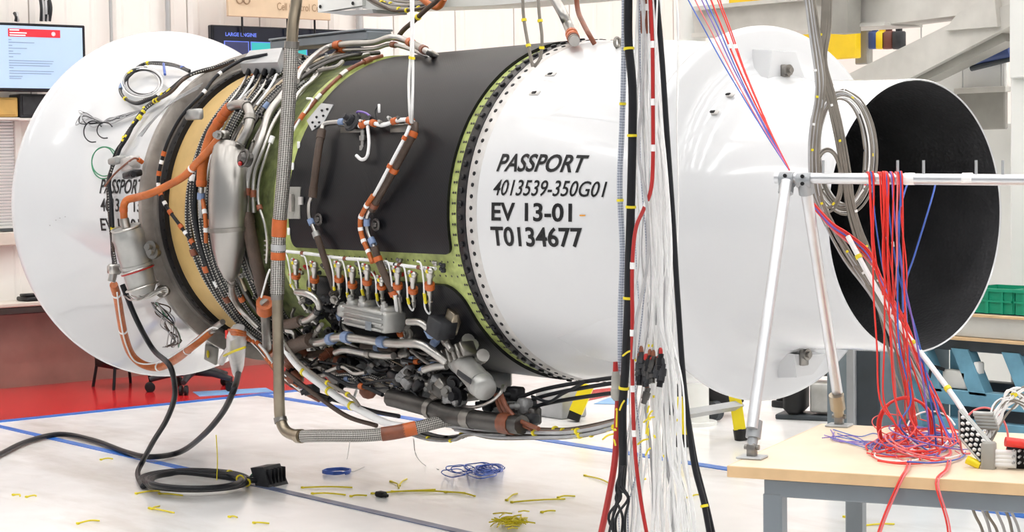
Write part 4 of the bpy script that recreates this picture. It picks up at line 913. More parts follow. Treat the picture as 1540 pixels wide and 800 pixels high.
# lower silver pipes with lagging and blue clips
pipe('lagging_sleeve', [(424, 489, .12), (438, 487, .12), (453, 482, .12)], 8, 'brown_sleeve')
pipe('oil_pipe', [(451, 484, .12), (462, 481, .12), (472, 474, .12), (480, 461, .12), (474, 449, .12), (462, 442, .12), (446, 439, .11)], 5, 'steel', bands=[(.05, .03, 1.3, SD), (.5, .04, 1.3, 'black_part')])
pipe('oil_pipe', [(446, 439, .10), (452, 452, .10), (460, 465, .10)], 3, 'steel', None)
pipe('lagging_sleeve', [(430, 528, .14), (446, 518, .14), (468, 511, .14)], 10, 'brown_sleeve')
pipe('oil_pipe', [(464, 515, .14), (485, 514, .14), (509, 507, .14), (538, 509, .14), (590, 516, .14), (629, 517, .14), (648, 527, .14), (671, 544, .14)], 6.2, 'steel', bands=[(.03, .03, 1.3, SD), (.22, .04, 1.35, BC), (.36, .04, 1.35, BC), (.61, .04, 1.35, BC)])
pipe('oil_pipe', [(505, 530, .15), (520, 526, .15), (548, 531, .15), (575, 535, .15), (592, 535, .15)], 5, 'steel', bands=[(.6, .03, 1.3, SD)])
pipe('oil_pipe', [(545, 520, .10), (570, 523, .10), (592, 524, .10)], 5.5, 'brown_sleeve', bands=[(.5, .03, 1.2, BC)])
pipe('oil_pipe', [(614, 484, .10), (632, 485, .10), (643, 494, .10), (649, 505, .10)], 5.5, 'steel', bands=[(.9, .04, 1.3, BC)])
pipe('oil_pipe', [(612, 492, .09), (617, 502, .09), (612, 512, .10)], 5.5, 'steel_dull')
pipe('oil_pipe', [(650, 505, .08), (656, 512, .09), (648, 519, .10)], 5, 'steel_dull', bands=[(.5, .03, 1.3, BC)])
pipe('oil_pipe', [(663, 504, .08), (670, 514, .10), (679, 526, .12)], 5, 'steel', bands=[(.5, .02, 1.25, SD)])
pipe('oil_pipe', [(430, 536, .10), (460, 534, .10), (500, 530, .10)], 5, 'brown_sleeve')
pipe('oil_pipe', [(431, 497, .14), (441, 500, .14), (445, 512, .13)], 3.5, 'steel')
pipe('sense_line', [(484, 488, .12), (478, 496, .12), (472, 506, .12)], 3.5, 'steel', bands=[(.5, .02, 1.4, SD)])
for i in range(26):
    r2 = random.Random(700+i); x = r2.uniform(455, 520); y = r2.uniform(440, 505); p = S(x, y, .04+r2.uniform(0, .05))
    MB().spin(p, (r2.uniform(-1, 1), -1, r2.uniform(-1, 1)), [(-.02, .012), (0, .012), (0, .018), (.012, .018), (.012, .009), (.03, .009)], 8).build('elbow_fitting', r2.choice(['steel_dull', 'black_part', 'charcoal', 'steel', 'dark_metal']), ENG)
for i in range(14):
    r2 = random.Random(760+i); x = r2.uniform(440, 520); y = r2.uniform(445, 520)
    pipe('sense_line', [(x, y, .05), (x+r2.uniform(-10, 20), y+15, .07), (x+r2.uniform(-10, 30), y+32, .06), (x+r2.uniform(0, 40), y+45, .05)], r2.uniform(1.4, 2.8), r2.choice(['steel_dull', 'black_cable', 'white_cable', 'dark_metal', 'steel']), None, [(.5, .02, 1.5, r2.choice([SD, 'black_part']))])
# belly duct and lines along the keel
ypipe('belly_duct', [(588, 598), (604, 602), (641, 612), (682, 625), (737, 634), (785, 639)], 14, 'dark_metal', -.52, [(.33, .03, 1.12, SD), (.62, .05, 1.06, SD), (.9, .06, 1.1, RT)])
ypipe('keel_line', [(430, 560), (470, 590), (520, 625), (566, 640)], 3.4, 'brown_sleeve', -.50)
ypipe('keel_line', [(440, 572), (478, 594), (520, 606), (560, 618), (600, 626)], 3.2, 'black_cable', -.46, [(.3, .12, 1.5, 'black_part')])
ypipe('keel_harness', [(418, 505), (436, 535), (455, 557), (485, 580), (515, 602), (548, 620), (583, 637), (610, 642)], 5.5, 'white_cable', -.55, [(.25, .012, 1.25, 'yellow_tie'), (.45, .012, 1.25, 'yellow_tie'), (.62, .012, 1.25, 'yellow_tie')])
ypipe('keel_harness', [(428, 515), (450, 545), (480, 568), (505, 583), (530, 598), (540, 610)], 2.6, 'beige_cable', -.58, [(.6, .012, 1.5, 'yellow_tie'), (.85, .012, 1.5, 'yellow_tie')])
ypipe('keel_harness', [(370, 505), (395, 530), (410, 552), (425, 570), (446, 584), (480, 602)], 3, 'rust_tape', -.42, [(.3, .02, 1.4, OT)])
for i in range(4): ypipe('keel_harness', [(352+i*5, 490+i*2), (385+i*4, 520+i*2), (410+i*3, 548+i*4), (440+i*4, 572+i*5)], 2.4, ['white_cable', 'black_cable', 'orange_sleeve', 'white_cable'][i], -.46, [(.25, .02, 1.6, OT), (.6, .02, 1.6, OT)])
ypipe('drain_pipe', [(662, 602, -.5), (690, 610, -.5), (715, 612, -.52), (738, 604, -.54), (752, 592, -.54), (757, 580, -.5)], 2.6, 'steel', -.5)
for i in range(9):
    r2 = random.Random(i+40); j = i*2.4
    ypipe('aft_harness', [(690+r2.uniform(-20, 20), 636+j*.6), (740, 640+j), (800, 645+j*.75), (850, 646+j*.65), (890, 640+j*.7), (932, 630+j*.6)], r2.uniform(1.9, 3.1), ['brown_sleeve', 'beige_cable', 'rust_tape', 'grey_cable', 'black_cable', 'beige_cable', 'brown_sleeve', 'grey_cable', 'beige_cable'][i], -.46-.012*(i % 4), [(t, .010, 1.9, 'yellow_tie') for t in ((.35+.06*i) % 1, (.62+.05*i) % 1)])
for i, (y0, y1) in enumerate(((600, 567), (612, 575), (622, 590))): ypipe('aft_harness', [(740, y0+6), (780, lerp(y0, y1, .2)+4), (812, lerp(y0, y1, .4)), (851, lerp(y0, y1, .65)), (900, lerp(y0, y1, .88)), (930, y1)], 3, 'black_cable', -.40)
ypipe('aft_harness', [(800, 596), (825, 604), (843, 594), (862, 584), (880, 574)], 2.4, 'black_cable', -.42)
for i in range(3): ypipe('aft_harness', [(745+4*i, 592), (752+6*i, 615), (765+8*i, 632), (790+10*i, 645)], 3.5, 'rust_tape', -.50-.01*i, [(.5, .02, 1.3, OT)])
for i in range(18):
    r2 = random.Random(500+i); p = on_y(r2.uniform(735, 815), r2.uniform(585, 632), -.36-r2.uniform(0, .08)); MB().bbox(p, (r2.uniform(.03, .08), .05, r2.uniform(.03, .07)), .008).spin(p, (r2.uniform(-1, 1), -1, 0), [(0, .015), (.04, .015), (.04, .01), (.06, .01)], 8).build('aft_fitting', r2.choice(['dark_metal', 'charcoal', 'cast_grey', 'black_part']), ENG)
for i in range(7):
    r2 = random.Random(i+880); ypipe('belly_line', [(600+r2.uniform(0, 20), 640+i*1.5), (640, 650+i*1.8), (676+r2.uniform(-6, 6), 657+i*1.0), (700, 654+r2.uniform(-2, 2)), (730, 648+i*.8), (760, 648+i)], r2.uniform(1.2, 2.4), r2.choice(['black_cable', 'cast_grey', 'steel_dull', 'beige_cable']), -.44-.01*i, [(r2.uniform(.2, .8), .01, 1.8, r2.choice(['yellow_tie', 'black_part']))])
# ------------------------------------------------------------------ gear on the bellmouth flange
def bl(x, y, off): return S(x, y, off)
a0, a1 = bl(192, 352, .13), bl(216, 440, .13); ax = (a1-a0).normalized(); L = (a1-a0).length; r = px2m(a0, 24)
ac = MB().spin(a0, ax, [(-.03, r*.6), (-.03, r*.9), (0, r), (.015, r*1.06), (.03, r), (L*.5, r*.96), (L*.5, r*1.05), (L*.55, r*1.05), (L*.55, r*.95), (L*.9, r*.92), (L, r*.7)], 24).build('igniter_exciter', 'block_grey', ENG)
MB().ring(a0-ax*.03, ax, r*.9, .006, 24, 6).build('lid_wire', 'steel', ac)
MB().tube([bl(187, 330, .08), a0-ax*.02], .022, 12).build('inlet_spigot', 'steel_dull', ac)
for t, m in ((.62, 'red_cable'), (.60, 'steel'), (.9, 'steel')): MB().ring(a0+ax*L*t, ax+Vector((.15, 0, 0)), r*1.03, .005, 24, 5).build('strap', m, ac)
for x, y in ((229, 372), (232, 380), (222, 430), (246, 438)): p = bl(x, y, .08); MB().spin(p, (.6, -1, .1), [(-.03, .02), (0, .02), (0, .03), (.02, .03), (.02, .015), (.05, .015)], 12).build('side_port', 'steel_dull', ac)
p = bl(172, 405, .13); MB().bbox(p, (.05, .06, .05), .01).spin(p, (0, -.3, -1), [(0, .02), (.06, .02)], 10).build('outlet_block', 'steel', ac)
for k in range(4):
    r2 = random.Random(k+11); pipe('lock_wire', [(186+k*6, 444, .12), (200+k*8, 452+r2.uniform(-5, 5), .14), (228+k*4, 440, .13), (248, 432+k*3, .11), (252, 440, .1), (236, 452, .1)], 1.2, 'steel')
for k in range(10):
    r2 = random.Random(k+31); pipe('loose_wire', [(232+r2.uniform(-5, 10), 455, .06), (240+r2.uniform(-8, 20), 470+r2.uniform(-6, 6), .07), (250+r2.uniform(-10, 15), 490, .06), (262+r2.uniform(-12, 12), 510+r2.uniform(-8, 8), .05), (250+r2.uniform(-5, 20), 522, .05)], 1.0, r2.choice(['black_cable', 'grey_cable', 'brown_sleeve', 'green_wire', 'black_cable']))
pipe('orange_sleeve', [(171, 428, .12), (177, 450, .10), (181, 475, .09), (187, 505, .09), (197, 532, .10), (215, 548, .11), (240, 552, .12), (265, 540, .12), (290, 520, .10), (316, 499, .08)], 6.2, 'orange_sleeve', bands=[(t, .014, 1.1, 'white_cable') for t in (.05, .25, .5, .85)])
pipe('sleeve_cord', [(176, 440, .14), (181, 480, .13), (190, 520, .13), (206, 545, .14), (240, 544, .15), (285, 518, .13), (316, 494, .11), (328, 494, .1)], 1.2, 'white_cable')
pipe('sleeve_plug', [(316, 499, .08), (326, 490, .08), (335, 484, .07)], 4.5, 'steel', bands=[(.4, .03, 1.3, SD)])
p = bl(318, 532, .04); MB().bbox(p, (.11, .02, .09), .006, Matrix.Rotation(.2, 3, 'Y')).build('terminal_plate', 'plate_grey', ENG); MB().ball(p+Vector((0, -.02, 0)), .014, 8, (.7, .5, 1.5)).build('yellow_tag', 'yellow_tie', ENG)
for x, y, w_, h_, m in ((176, 241, .10, .03, 'block_grey'), (196, 246, .11, .06, 'flange_grey'), (199, 262, .11, .03, 'black_part')):
    p = bl(x, y, .05); MB().bbox(p, (w_, .05, h_), .006, Matrix.Rotation(-.15, 3, 'Y')).spin(p+Vector((w_*.4, -.02, 0)), (1, -.5, 0), [(0, .014), (.03, .014), (.03, .009), (.05, .009)], 10).build('sensor_unit', m, ENG)
pipe('sense_wire', [(214, 244, .06), (203, 238, .08), (190, 246, .08), (172, 262, .07), (158, 280, .05)], 1.5, 'rust_tape', bands=[(.03, .03, 2.4, OT)])
# instrumentation harness up the bellmouth edge
for k in range(5):
    r2 = random.Random(k+61); j = lambda: r2.uniform(-2.5, 2.5)
    pipe('bellmouth_harness', [(352+j(), 92+j(), .03), (320+j(), 102+j(), .03), (285+j(), 112+j(), .04), (255+j(), 138+j(), .04), (225+j(), 158+j(), .03), (208+j(), 176+j(), .03), (190+j(), 205+j(), .03), (176+j(), 232+j(), .03), (165+j(), 268+j(), .03), (165+j(), 300+j(), .03), (168+j(), 340+j(), .03), (170+j(), 375+j(), .03), (172+j(), 398+j(), .03)], 2.4, ['black_cable', 'harness_braid', 'black_cable', 'brown_sleeve', 'black_cable'][k], bands=[(t, .012, 1.6, 'yellow_tie') for t in ((.3+.02*k), (.42+.02*k), .55, .86)][:2+k % 3])
CO = [(284, 107), (262, 98), (240, 95), (218, 97), (200, 107), (187, 122), (181, 135), (187, 148), (205, 155), (222, 150), (235, 146)]
for k in range(4): pipe('cable_coil', [(x+random.uniform(-1.5, 1.5), y+random.uniform(-1.5, 1.5), .03) for x, y in CO], 2.2, ['black_cable', 'black_cable', 'harness_braid', 'black_cable'][k], bands=[(.12, .03, 1.5, 'blue_wire'), (.42, .012, 1.5, 'yellow_tie'), (.52, .012, 1.5, 'yellow_tie'), (.62, .04, 1.4, BC), (.75, .012, 1.5, 'yellow_tie')][k:k+2])
for k in range(6):
    cx, cy, rx, ry = 214+random.uniform(-1, 2), 124+random.uniform(-2, 2), 24+k*1.3, 18+k*1.0
    pts = [(cx+rx*math.cos(t*.55+k), cy+ry*math.sin(t*.55+k), .025+.003*k) for t in range(12)]; pipe('cable_coil', pts, 1.1, ['black_cable', 'grey_cable', 'white_cable'][k % 3], n=6)
pipe('blue_tape_tail', [(246, 96, .04), (247, 104, .04), (248, 112, .03)], 2, 'blue_wire')
for k in range(7):
    r2 = random.Random(k+81); pipe('loose_wire', [(214, 166, .02), (190, 174+r2.uniform(-4, 4), .02), (165, 183+r2.uniform(-6, 4), .02), (140, 186+r2.uniform(-10, 8), .02), (118+r2.uniform(-4, 10), 180+r2.uniform(-12, 8), .02), (126, 172+r2.uniform(-4, 4), .02), (150+r2.uniform(-8, 10), 184, .02)], .9, r2.choice(['black_cable', 'grey_cable']), n=6)
for x, y, rx, ry in ((140, 198, 14, 16), (158, 196, 12, 12), (158, 243, 20, 22), (156, 245, 18, 24)):
    pipe('loose_wire', [(x+rx*math.cos(.5+t*.5), y-ry*math.sin(.5+t*.5), .025) for t in range(10)], 1.0, 'green_wire' if y > 240 else 'black_cable', n=6)
for k in range(3): pipe('loose_wire', [(305-3*k, 125+4*k, .04), (262-4*k, 150+4*k, .04), (232-4*k, 180+3*k, .03), (213-3*k, 205, .03)], .9, 'grey_cable', n=6)
# plastic bag over an open port
loft('plastic_bag', [(S(352, 494, .10), .03, .03), (S(354, 500, .11), .055, .05), (S(356, 515, .11), .07, .06), (S(357, 535, .10), .065, .055), (S(358, 552, .09), .05, .05), (S(358, 562, .08), .025, .03)], 'clear_plastic')
pipe('bag_corner', [(348, 520, .12), (338, 534, .11), (333, 545, .10)], 5, 'clear_plastic')
pipe('bag_tie', [(337, 535, .16), (355, 527, .18), (369, 522, .16)], 1.8, 'yellow_tie')
p = S(341, 503, .12); MB().bbox(p, (.02, .01, .04), .003).build('red_flag', 'red_wire', ENG)
for k in range(3): pipe('port_band', [(344, 496+3*k, .10), (356, 497+3*k, .16), (369, 500+2*k, .13)], 2, 'orange_sleeve')
# lift points on top of the cowl
for x in (928, 938): p = S2(x, 68, OUT, .01); MB().ring(p+Vector((0, 0, .01)), (1, .3, 0), .018, .006, 12, 6).build('lift_eye', 'steel_dull', cowl)
# ================================================================== HOSES
HY = -.90
hz = thing('braided_hose', (-6.35, HY, .41), 'steel braided hose hanging before the engine with orange bands and elbow', 'hose')
def hpipe(nm, pts, rpx, m, bands=(), n=16): return _pp(nm, None, rpx, m, None, bands, hz, n, True, [on_y(p[0], p[1], p[2] if len(p) > 2 else HY) for p in pts])
_q = [on_y(449, -60, HY), on_y(446, 0, HY)]
_pp('riser_tube', None, 9, 'brass_pipe', None, (), hz, 16, True, [Vector((_q[0].x, HY, 6.95)), Vector((_q[0].x, HY, 4.5)), Vector((_q[0].x, HY, 3.0)), _q[0]+Vector((0, 0, .3)), _q[0]])
hpipe('upper_tube', [(449, -60), (446, 0), (441, 35), (439, 66)], 9, 'brass_pipe')
hpipe('ferrule', [(439, 62), (438.5, 72)], 11.5, 'steel_dull')
hpipe('braid', [(438, 70), (436, 120), (431, 200), (426, 270), (420, 340), (418, 400), (417, 442)], 11, 'steel_braid', [(.73, .07, 1.06, OT, 'orange_band'), (.81, .025, 1.06, 'grey_cable', 'grey_band'), (.845, .03, 1.06, OT, 'orange_band')])
hpipe('lower_tube', [(417, 440), (418, 500), (419, 560), (420, 608), (422, 632), (430, 648), (445, 655), (455, 656)], 8.5, 'brass_pipe', [(.02, .03, 1.15, SD, 'collar'), (.74, .02, 1.2, SD, 'clamp'), (.97, .03, 1.25, 'brass_pipe', 'collar')])
hpipe('braid', [(455, 656), (490, 655, -.86), (545, 655, -.78), (589, 651, -.70), (627, 643, -.62), (662, 634, -.54), (690, 628, -.48)], 9.5, 'steel_braid', [(.60, .09, 1.12, RT, 'rust_tape'), (.70, .05, 1.12, OT, 'orange_band')])
# orange taped duct and cables reaching the engine from above
t = thing('taped_duct', S(862, 62, .03), 'silver duct with orange tape bands rising from the cowl top', 'duct')
P0 = [S(864, 62, .05)+Vector((0, .0, 0)), on_y(856, 42, -.05), on_y(846, 20, -.05), on_y(832, -6, -.05), on_y(815, -45, -.05)]
P0 += [P0[-1]+Vector((-.05, .03, .15)), P0[-1]+Vector((-.10, .08, .4)), P0[-1]+Vector((-.12, .10, 1.2)), P0[-1]+Vector((-.12, .10, 2.6)), Vector((P0[-1].x-.12, P0[-1].y+.10, 6.95))]
_pp('duct', None, 8, 'steel', None, [(.006, .03, 1.1, SD), (.012, .02, 1.2, RT), (.022, .05, 1.25, OT, 'tape'), (.038, .05, 1.25, OT, 'tape')], t, 14, True, P0)
def on_top(p):
    d = p-CAM; return 400-FPX*d.dot(CU)/d.dot(CF) < 0
def upward(pts):
    p = pts[0]; s_ = (pts[0]-pts[1]); s_ = s_/max(.2, s_.z)*.5
    return [Vector((p.x+s_.x*k, p.y+s_.y*k, p.z+h)) for h, k in ((6.9-p.z, .2), (3.2, .2), (1.6, .2), (.8, .18), (.4, .14), (.2, .09), (.1, .05))]
def free(nm, pts, rpx, m, lab, cat='cable', grp=None, bands=(), n=8):
    """a cable that hangs by itself; pts are points in space; what enters from above goes on up to the ceiling"""
    if pts[0].z > 1.85 and pts[0].z > pts[1].z and nm not in ('overhead_cable', 'taped_cable', 'table_wire', 'fan_wire') and on_top(pts[0]):
        ln = lambda q: sum((b-a).length for a, b in zip(q, q[1:])); up = upward(pts); l0, l1 = ln(up+pts[:1]), ln(pts)
        bands = [((l0+bd[0]*l1)/(l0+l1),)+tuple(bd[1:]) for bd in bands]; pts = up+pts
    r = px2m(pts[0], rpx); P = smoothp(pts, 6); o = MB().tube(P, r, n).build(nm, m, None, label=lab, cat=cat, group=grp)
    for bd in bands: MB().tube(sub(P, bd[0], bd[1]), r*bd[2], n).build(bd[4] if len(bd) > 4 else 'zip_tie', bd[3], o)
    return o
free('supply_cable', [on_y(866, -20, -.1), on_y(869, 15, -.1), on_y(877, 35, -.15), on_y(886, 52, -.2), S(894, 66, .012)], 4, 'rust_tape', 'rust red cable curling onto the cowl top beside taped duct')
for i, pts in enumerate(([(786, -30), (787, 20), (793, 60), (801, 100)], [(808, -30), (811, 20), (815, 55), (813, 85), (804, 100)])):
    free('instrument_cable', [on_y(x, y, -.42) for x, y in pts], 2.6, 'beige_cable', 'thin grey cable with yellow ties dropping to the clamp band', 'cable', 'thin cables at the clamp band', [(.45, .01, 1.6, 'yellow_tie'), (.75, .01, 1.6, 'yellow_tie')])
for i in range(2): free('hanging_strap', [on_y(618+i*3, -20, -.74), on_y(619+i*2, 60, -.74), on_y(615+i*6, 120, -.74), on_y(616+i*4, 165, -.74), S(618+i*2, 184, .08)], 2.3, 'white_cable', 'white cable hanging down to the sensor rail on upper panel', 'cable', 'white cables at the sensor rail', [(.42, .01, 1.5, 'yellow_tie')])
free('supply_cable', [on_y(662, -6, .0), on_y(640, 15, .0), on_y(622, 32, .0), on_y(607, 45, .0), on_y(597, 58, .0)], 4, 'brown_sleeve', 'brown cable running from overhead bundle to top silver pipes', 'cable', None, [(.5, .01, 1.4, 'yellow_tie')])
# overhead boom with its cable bundle
t = thing('overhead_boom', on_y(600, -20, .3), 'white overhead boom with bolt holes above the engine', 'boom')
q0, q1 = on_y(478, 0, .3), on_y(830, -10, .3)
MB().slab([on_y(478, -40, .3), on_y(545, -40, .3), on_y(545, 8, .3), on_y(478, 19, .3)], (0, 1, 0), .05).build('end_plate', 'column_white', t, smooth=False)
MB().slab([on_y(545, -40, .32), on_y(900, -60, .32), on_y(900, -6, .32), on_y(740, 8, .32), on_y(560, 15, .32), on_y(545, 13, .32)], (0, 1, 0), .25).build('beam', 'column_white', t, smooth=False)
MB().slab([on_y(478, 18, .3), on_y(560, 14, .3), on_y(562, 20, .3), on_y(520, 23, .3)], (0, 1, 0), .2).build('lower_lip', 'bar_grey', t, smooth=False)
for x in (500, 880): p = on_y(x, -40, .42); MB().bbox((p.x, .42, (p.z+6.98)/2-.05), (.12, .12, 7.0-p.z+.02), .008).build('hanger_post', 'column_white', t, smooth=False)
for x, y in ((482, 10), (531, 5)): p = on_y(x, y, .295); MB().spin(p, (0, -1, 0), [(0, .009), (.004, .009)], 10).build('bolt_hole', 'ink', t)
for i in range(16):
    r2 = random.Random(i+200); y = 16-i*1.6
    free('overhead_cable', [on_y(546+r2.uniform(-4, 12), y-22+r2.uniform(-3, 3), .18+.01*i), on_y(575+r2.uniform(-6, 6), y-6, .15+.01*i), on_y(600+r2.uniform(-6, 6), y+r2.uniform(-3, 1), .15+.01*i), on_y(635, y-2+r2.uniform(-3, 2), .15+.01*i), on_y(668+r2.uniform(-6, 6), y-14, .18+.01*i)], r2.uniform(1.6, 3), r2.choice(['beige_cable', 'brown_sleeve', 'rust_tape', 'beige_cable', 'grey_cable', 'black_cable']), 'cable in the tied bundle slung under the overhead boom', 'cable', 'cables slung under the overhead boom', [(r2.uniform(.3, .8), .01, 1.7, 'yellow_tie')])
free('taped_cable', [on_y(632, -4, .1), on_y(648, 8, .1), on_y(660, 10, .1), on_y(668, -2, .1)], 5, 'orange_sleeve', 'orange sleeved cable end at the overhead bundle')
# ================================================================== HANGING CABLES BEFORE THE COWL
CY = -1.0
def hang(nm, pts, rpx, m, lab, grp=None, bands=(), Y=CY, n=8): return free(nm, [on_y(x, y, Y) for x, y in pts], rpx, m, lab, 'cable', grp, bands, n)
ties = lambda *ts: [(t, .008, 1.25, 'yellow_tie') for t in ts]
hang('power_cable', [(945, -20), (945, 60), (951, 130), (951, 210), (949, 300), (946, 400), (944, 480), (940, 560), (936, 620), (937, 690), (934, 740)], 7, 'black_cable', 'thickest black cable beside grey blue braid, tied in yellow', None, ties(.12, .29, .43, .61, .79), -1.06, 10)
hang('power_cable', [(986, -20), (995, 80), (1003, 200), (1012, 330), (1018, 430), (1027, 560), (1034, 625), (1044, 700), (1058, 755), (1070, 820)], 4.5, 'black_cable', 'black cable hanging past the edge of round white plate', None, [(.93, .008, 1.4, 'yellow_tie')], -1.08)
hang('power_cable', [(1036, 630), (1046, 690), (1057, 735), (1066, 770), (1078, 825)], 3, 'black_cable', 'short black cable branch near the work table corner', None, (), -1.06)
hang('braided_cable', [(939, -20), (938, 100), (935, 200), (932, 280), (936, 380), (933, 470), (933, 560)], 4.5, 'bluegrey_braid', 'grey blue braided cable beside the thickest black cable', None, ties(.3, .55), -1.02)
hang('signal_cable', [(977, -20), (981, 60), (982, 150), (982, 240), (979, 285), (968, 315), (956, 345), (951, 400), (951, 480), (951, 560), (953, 640), (957, 700), (965, 760), (976, 820)], 3.2, 'red_cable', 'bright red cable with white markers crossing to the black one', None, [(t, .02, 1.25, 'white_cable', 'marker') for t in (.1, .2, .28, .38, .5, .62, .72, .8)], -1.10)
hang('signal_cable', [(931, 565), (929, 620), (925, 690), (915, 750), (898, 830)], 5, 'red_cable', 'dark red thick cable sweeping down past yellow ties', None, (), -1.04)
hang('signal_cable', [(964, -20), (968, 40), (967, 120), (960, 220), (965, 262), (974, 320), (974, 390), (966, 440), (957, 480), (953, 540)], 2.6, 'grey_cable', 'grey cable bowing out around the thickest black cable', None, (), -1.12)
for k, x in enumerate((964, 972, 977)): hang('taped_lead', [(x, -15), (x+2, 15), (x+1, 35), (x+3, 50)], 3.2, 'rust_tape', 'short rust taped lead at the top of the white cables', 'rust taped leads', [(.4, .02, 1.2, 'white_cable', 'marker')], -1.03)
for k in range(36):
    r2 = random.Random(1000+k); u = (k+.5)/36; xt = lerp(956, 992, u)+r2.uniform(-4, 4); xm = lerp(956, 1010, u)+r2.uniform(-9, 9); xb = lerp(925, 1050, u)+r2.uniform(-14, 14)
    m = r2.choice(['white_cable']*8+['grey_cable', 'bluegrey_braid']); w_ = lambda s_: r2.uniform(-s_, s_)
    hang('white_cable', [(xt, -20), (xt+w_(5), 100), (lerp(xt, xm, .5)+w_(8), 250), (xm+w_(8), 380), (xm+w_(10), 480), (lerp(xm, xb, .35)+w_(9), 580), (lerp(xm, xb, .65)+w_(11), 680), (lerp(xm, xb, .9)+w_(9), 760), (xb, 830)], r2.choice([.9, 1.1, 1.4, 2, 2.6, 3.4]), m, 'pale grey cable in the dense bunch hanging before the cowl' if m != 'white_cable' else 'white cable in the dense bunch hanging before the cowl', 'pale cables hanging before the cowl' if m != 'white_cable' else 'white cables hanging before the cowl', ties(r2.uniform(.1, .9)) if k % 3 == 0 else (), -1.0-r2.uniform(-.10, .10), 6)
for k in range(3): hang('white_cable', [(1014+k*2, -20), (1020-k, 30), (1019+k, 100), (1018, 180), (1020, 300), (1016+k, 430), (1022+k, 560), (1020, 680), (1028+k*5, 820)], 1.3, 'white_cable', 'thin white cable alongside the black cable by the plate edge', 'thin white cables by the plate edge', (), -1.05+.01*k, 6)
for k in range(6):
    r2 = random.Random(1200+k); hang('loose_cable', [(935+r2.uniform(-3, 4), 700), (930+r2.uniform(-6, 10), 730), (938+r2.uniform(-14, 10), 750), (928+r2.uniform(-14, 16), 780), (922+r2.uniform(-16, 22), 830)], 2.2, 'black_cable', 'thin black cable splaying from the thickest black cable', 'thin black cables splaying out', (), -1.07, 6)
# connectors caught in the bunch
for k in range(22):
    r2 = random.Random(1300+k); x, y = r2.uniform(955, 1000), r2.uniform(535, 568) if k < 16 else r2.uniform(515, 600)
    p = on_y(x, y, -1.10); t = thing('cable_plug', p, 'small dark plug hanging in the white cable bunch', 'plug', 'dark plugs in the cable bunch')
    MB().spin(p, (r2.uniform(-.3, .3), -.2, -1), [(-.014, .008), (0, .008), (0, .012), (.022, .012), (.022, .009), (.036, .009)], 8).build('shell', r2.choice(['charcoal', 'dark_metal', 'black_part']), t)
    MB().spin(p+Vector((0, 0, .014)), (0, 0, 1), [(0, .007), (.012, .006), (.018, .003)], 8).build('boot', r2.choice(['rust_tape', 'red_cable', 'charcoal']), t)
for k in range(20):
    r2 = random.Random(1400+k); yel = [(958, 525), (975, 618), (935, 612), (925, 655), (968, 640), (975, 665), (960, 720)][k % 7]; x, y = yel[0]+r2.uniform(-9, 12), yel[1]+r2.uniform(-10, 12)
    a = on_y(x, y, -1.08); d = on_y(x+r2.uniform(-8, 8), y+r2.uniform(8, 26) if k % 3 else y+r2.uniform(-4, 4), -1.08)
    if k % 5 == 0: d = on_y(x-16, y+8, -1.08)
    MB().tube(smoothp([a, a.lerp(d, .5)+Vector((0, 0, .004)), d]), .003, 5).build('zip_tie', 'yellow_tie', label='yellow zip tie looped in the hanging cable bunch', cat='zip tie', group='yellow ties in the hanging bunch')
p = on_y(926, 578, -1.05); t = thing('cable_plug', p, 'grey barrel plug hanging left of the thickest black cable', 'plug'); MB().spin(p+Vector((0, 0, .04)), (.1, 0, -1), [(0, .010), (.02, .015), (.05, .017), (.052, .020), (.08, .020), (.09, .012)], 12).build('barrel', 'plate_grey', t); MB().spin(p+Vector((0, 0, .04)), (0, 0, 1), [(0, .009), (.03, .007)], 8).build('boot', 'red_cable', t)
# ================================================================== WORK TABLE WITH PIPE RACK
TZ = .80
TO = on_z(1095, 700, TZ); TU = Vector((.91149, .41132, 0)); TV = Vector((-.41132, .91149, 0))
def tp(u, v, z=TZ): return Vector((TO.x, TO.y, z))+TU*u+TV*v
TR = Matrix((TU, TV, Vector((0, 0, 1)))).transposed()
tbl = thing('work_table', tp(.9, .36, 0), 'work table with wooden top and grey steel frame holding pipe rack', 'table')
top = MB().bbox(tp(.9, .37, TZ-.0135), (1.8, .74, .027), .002, TR).build('tabletop', 'wood_top', tbl, smooth=False)
MB().bbox(tp(.9, -.001, TZ-.0135), (1.8, .004, .026), .001, TR).build('edge_band', 'wood_edge', top, smooth=False)
MB().bbox(tp(-.001, .37, TZ-.0135), (.004, .74, .026), .001, TR).build('edge_band', 'wood_edge', top, smooth=False)
for v in (.03, .71): MB().bbox(tp(.94, v, TZ-.048), (1.72, .03, .04), .003, TR).build('apron', 'bench_grey', tbl, smooth=False)
for u in (.09, 1.72): MB().bbox(tp(u, .37, TZ-.048), (.03, .65, .04), .003, TR).build('apron', 'bench_grey', tbl, smooth=False)
for u in (.10, 1.70):
    for v in (.035, .70):
        lg = MB().bbox(tp(u, v, (TZ-.06)/2), (.045, .045, TZ-.06), .004, TR).build('leg', 'bench_grey', tbl, smooth=False); MB().bbox(tp(u, v, .005), (.07, .07, .01), .002, TR).build('foot_plate', 'bar_grey', lg, smooth=False)
MB().bbox(tp(.9, .37, .16), (1.6, .03, .04), .003, TR).build('stretcher', 'bench_grey', tbl, smooth=False)
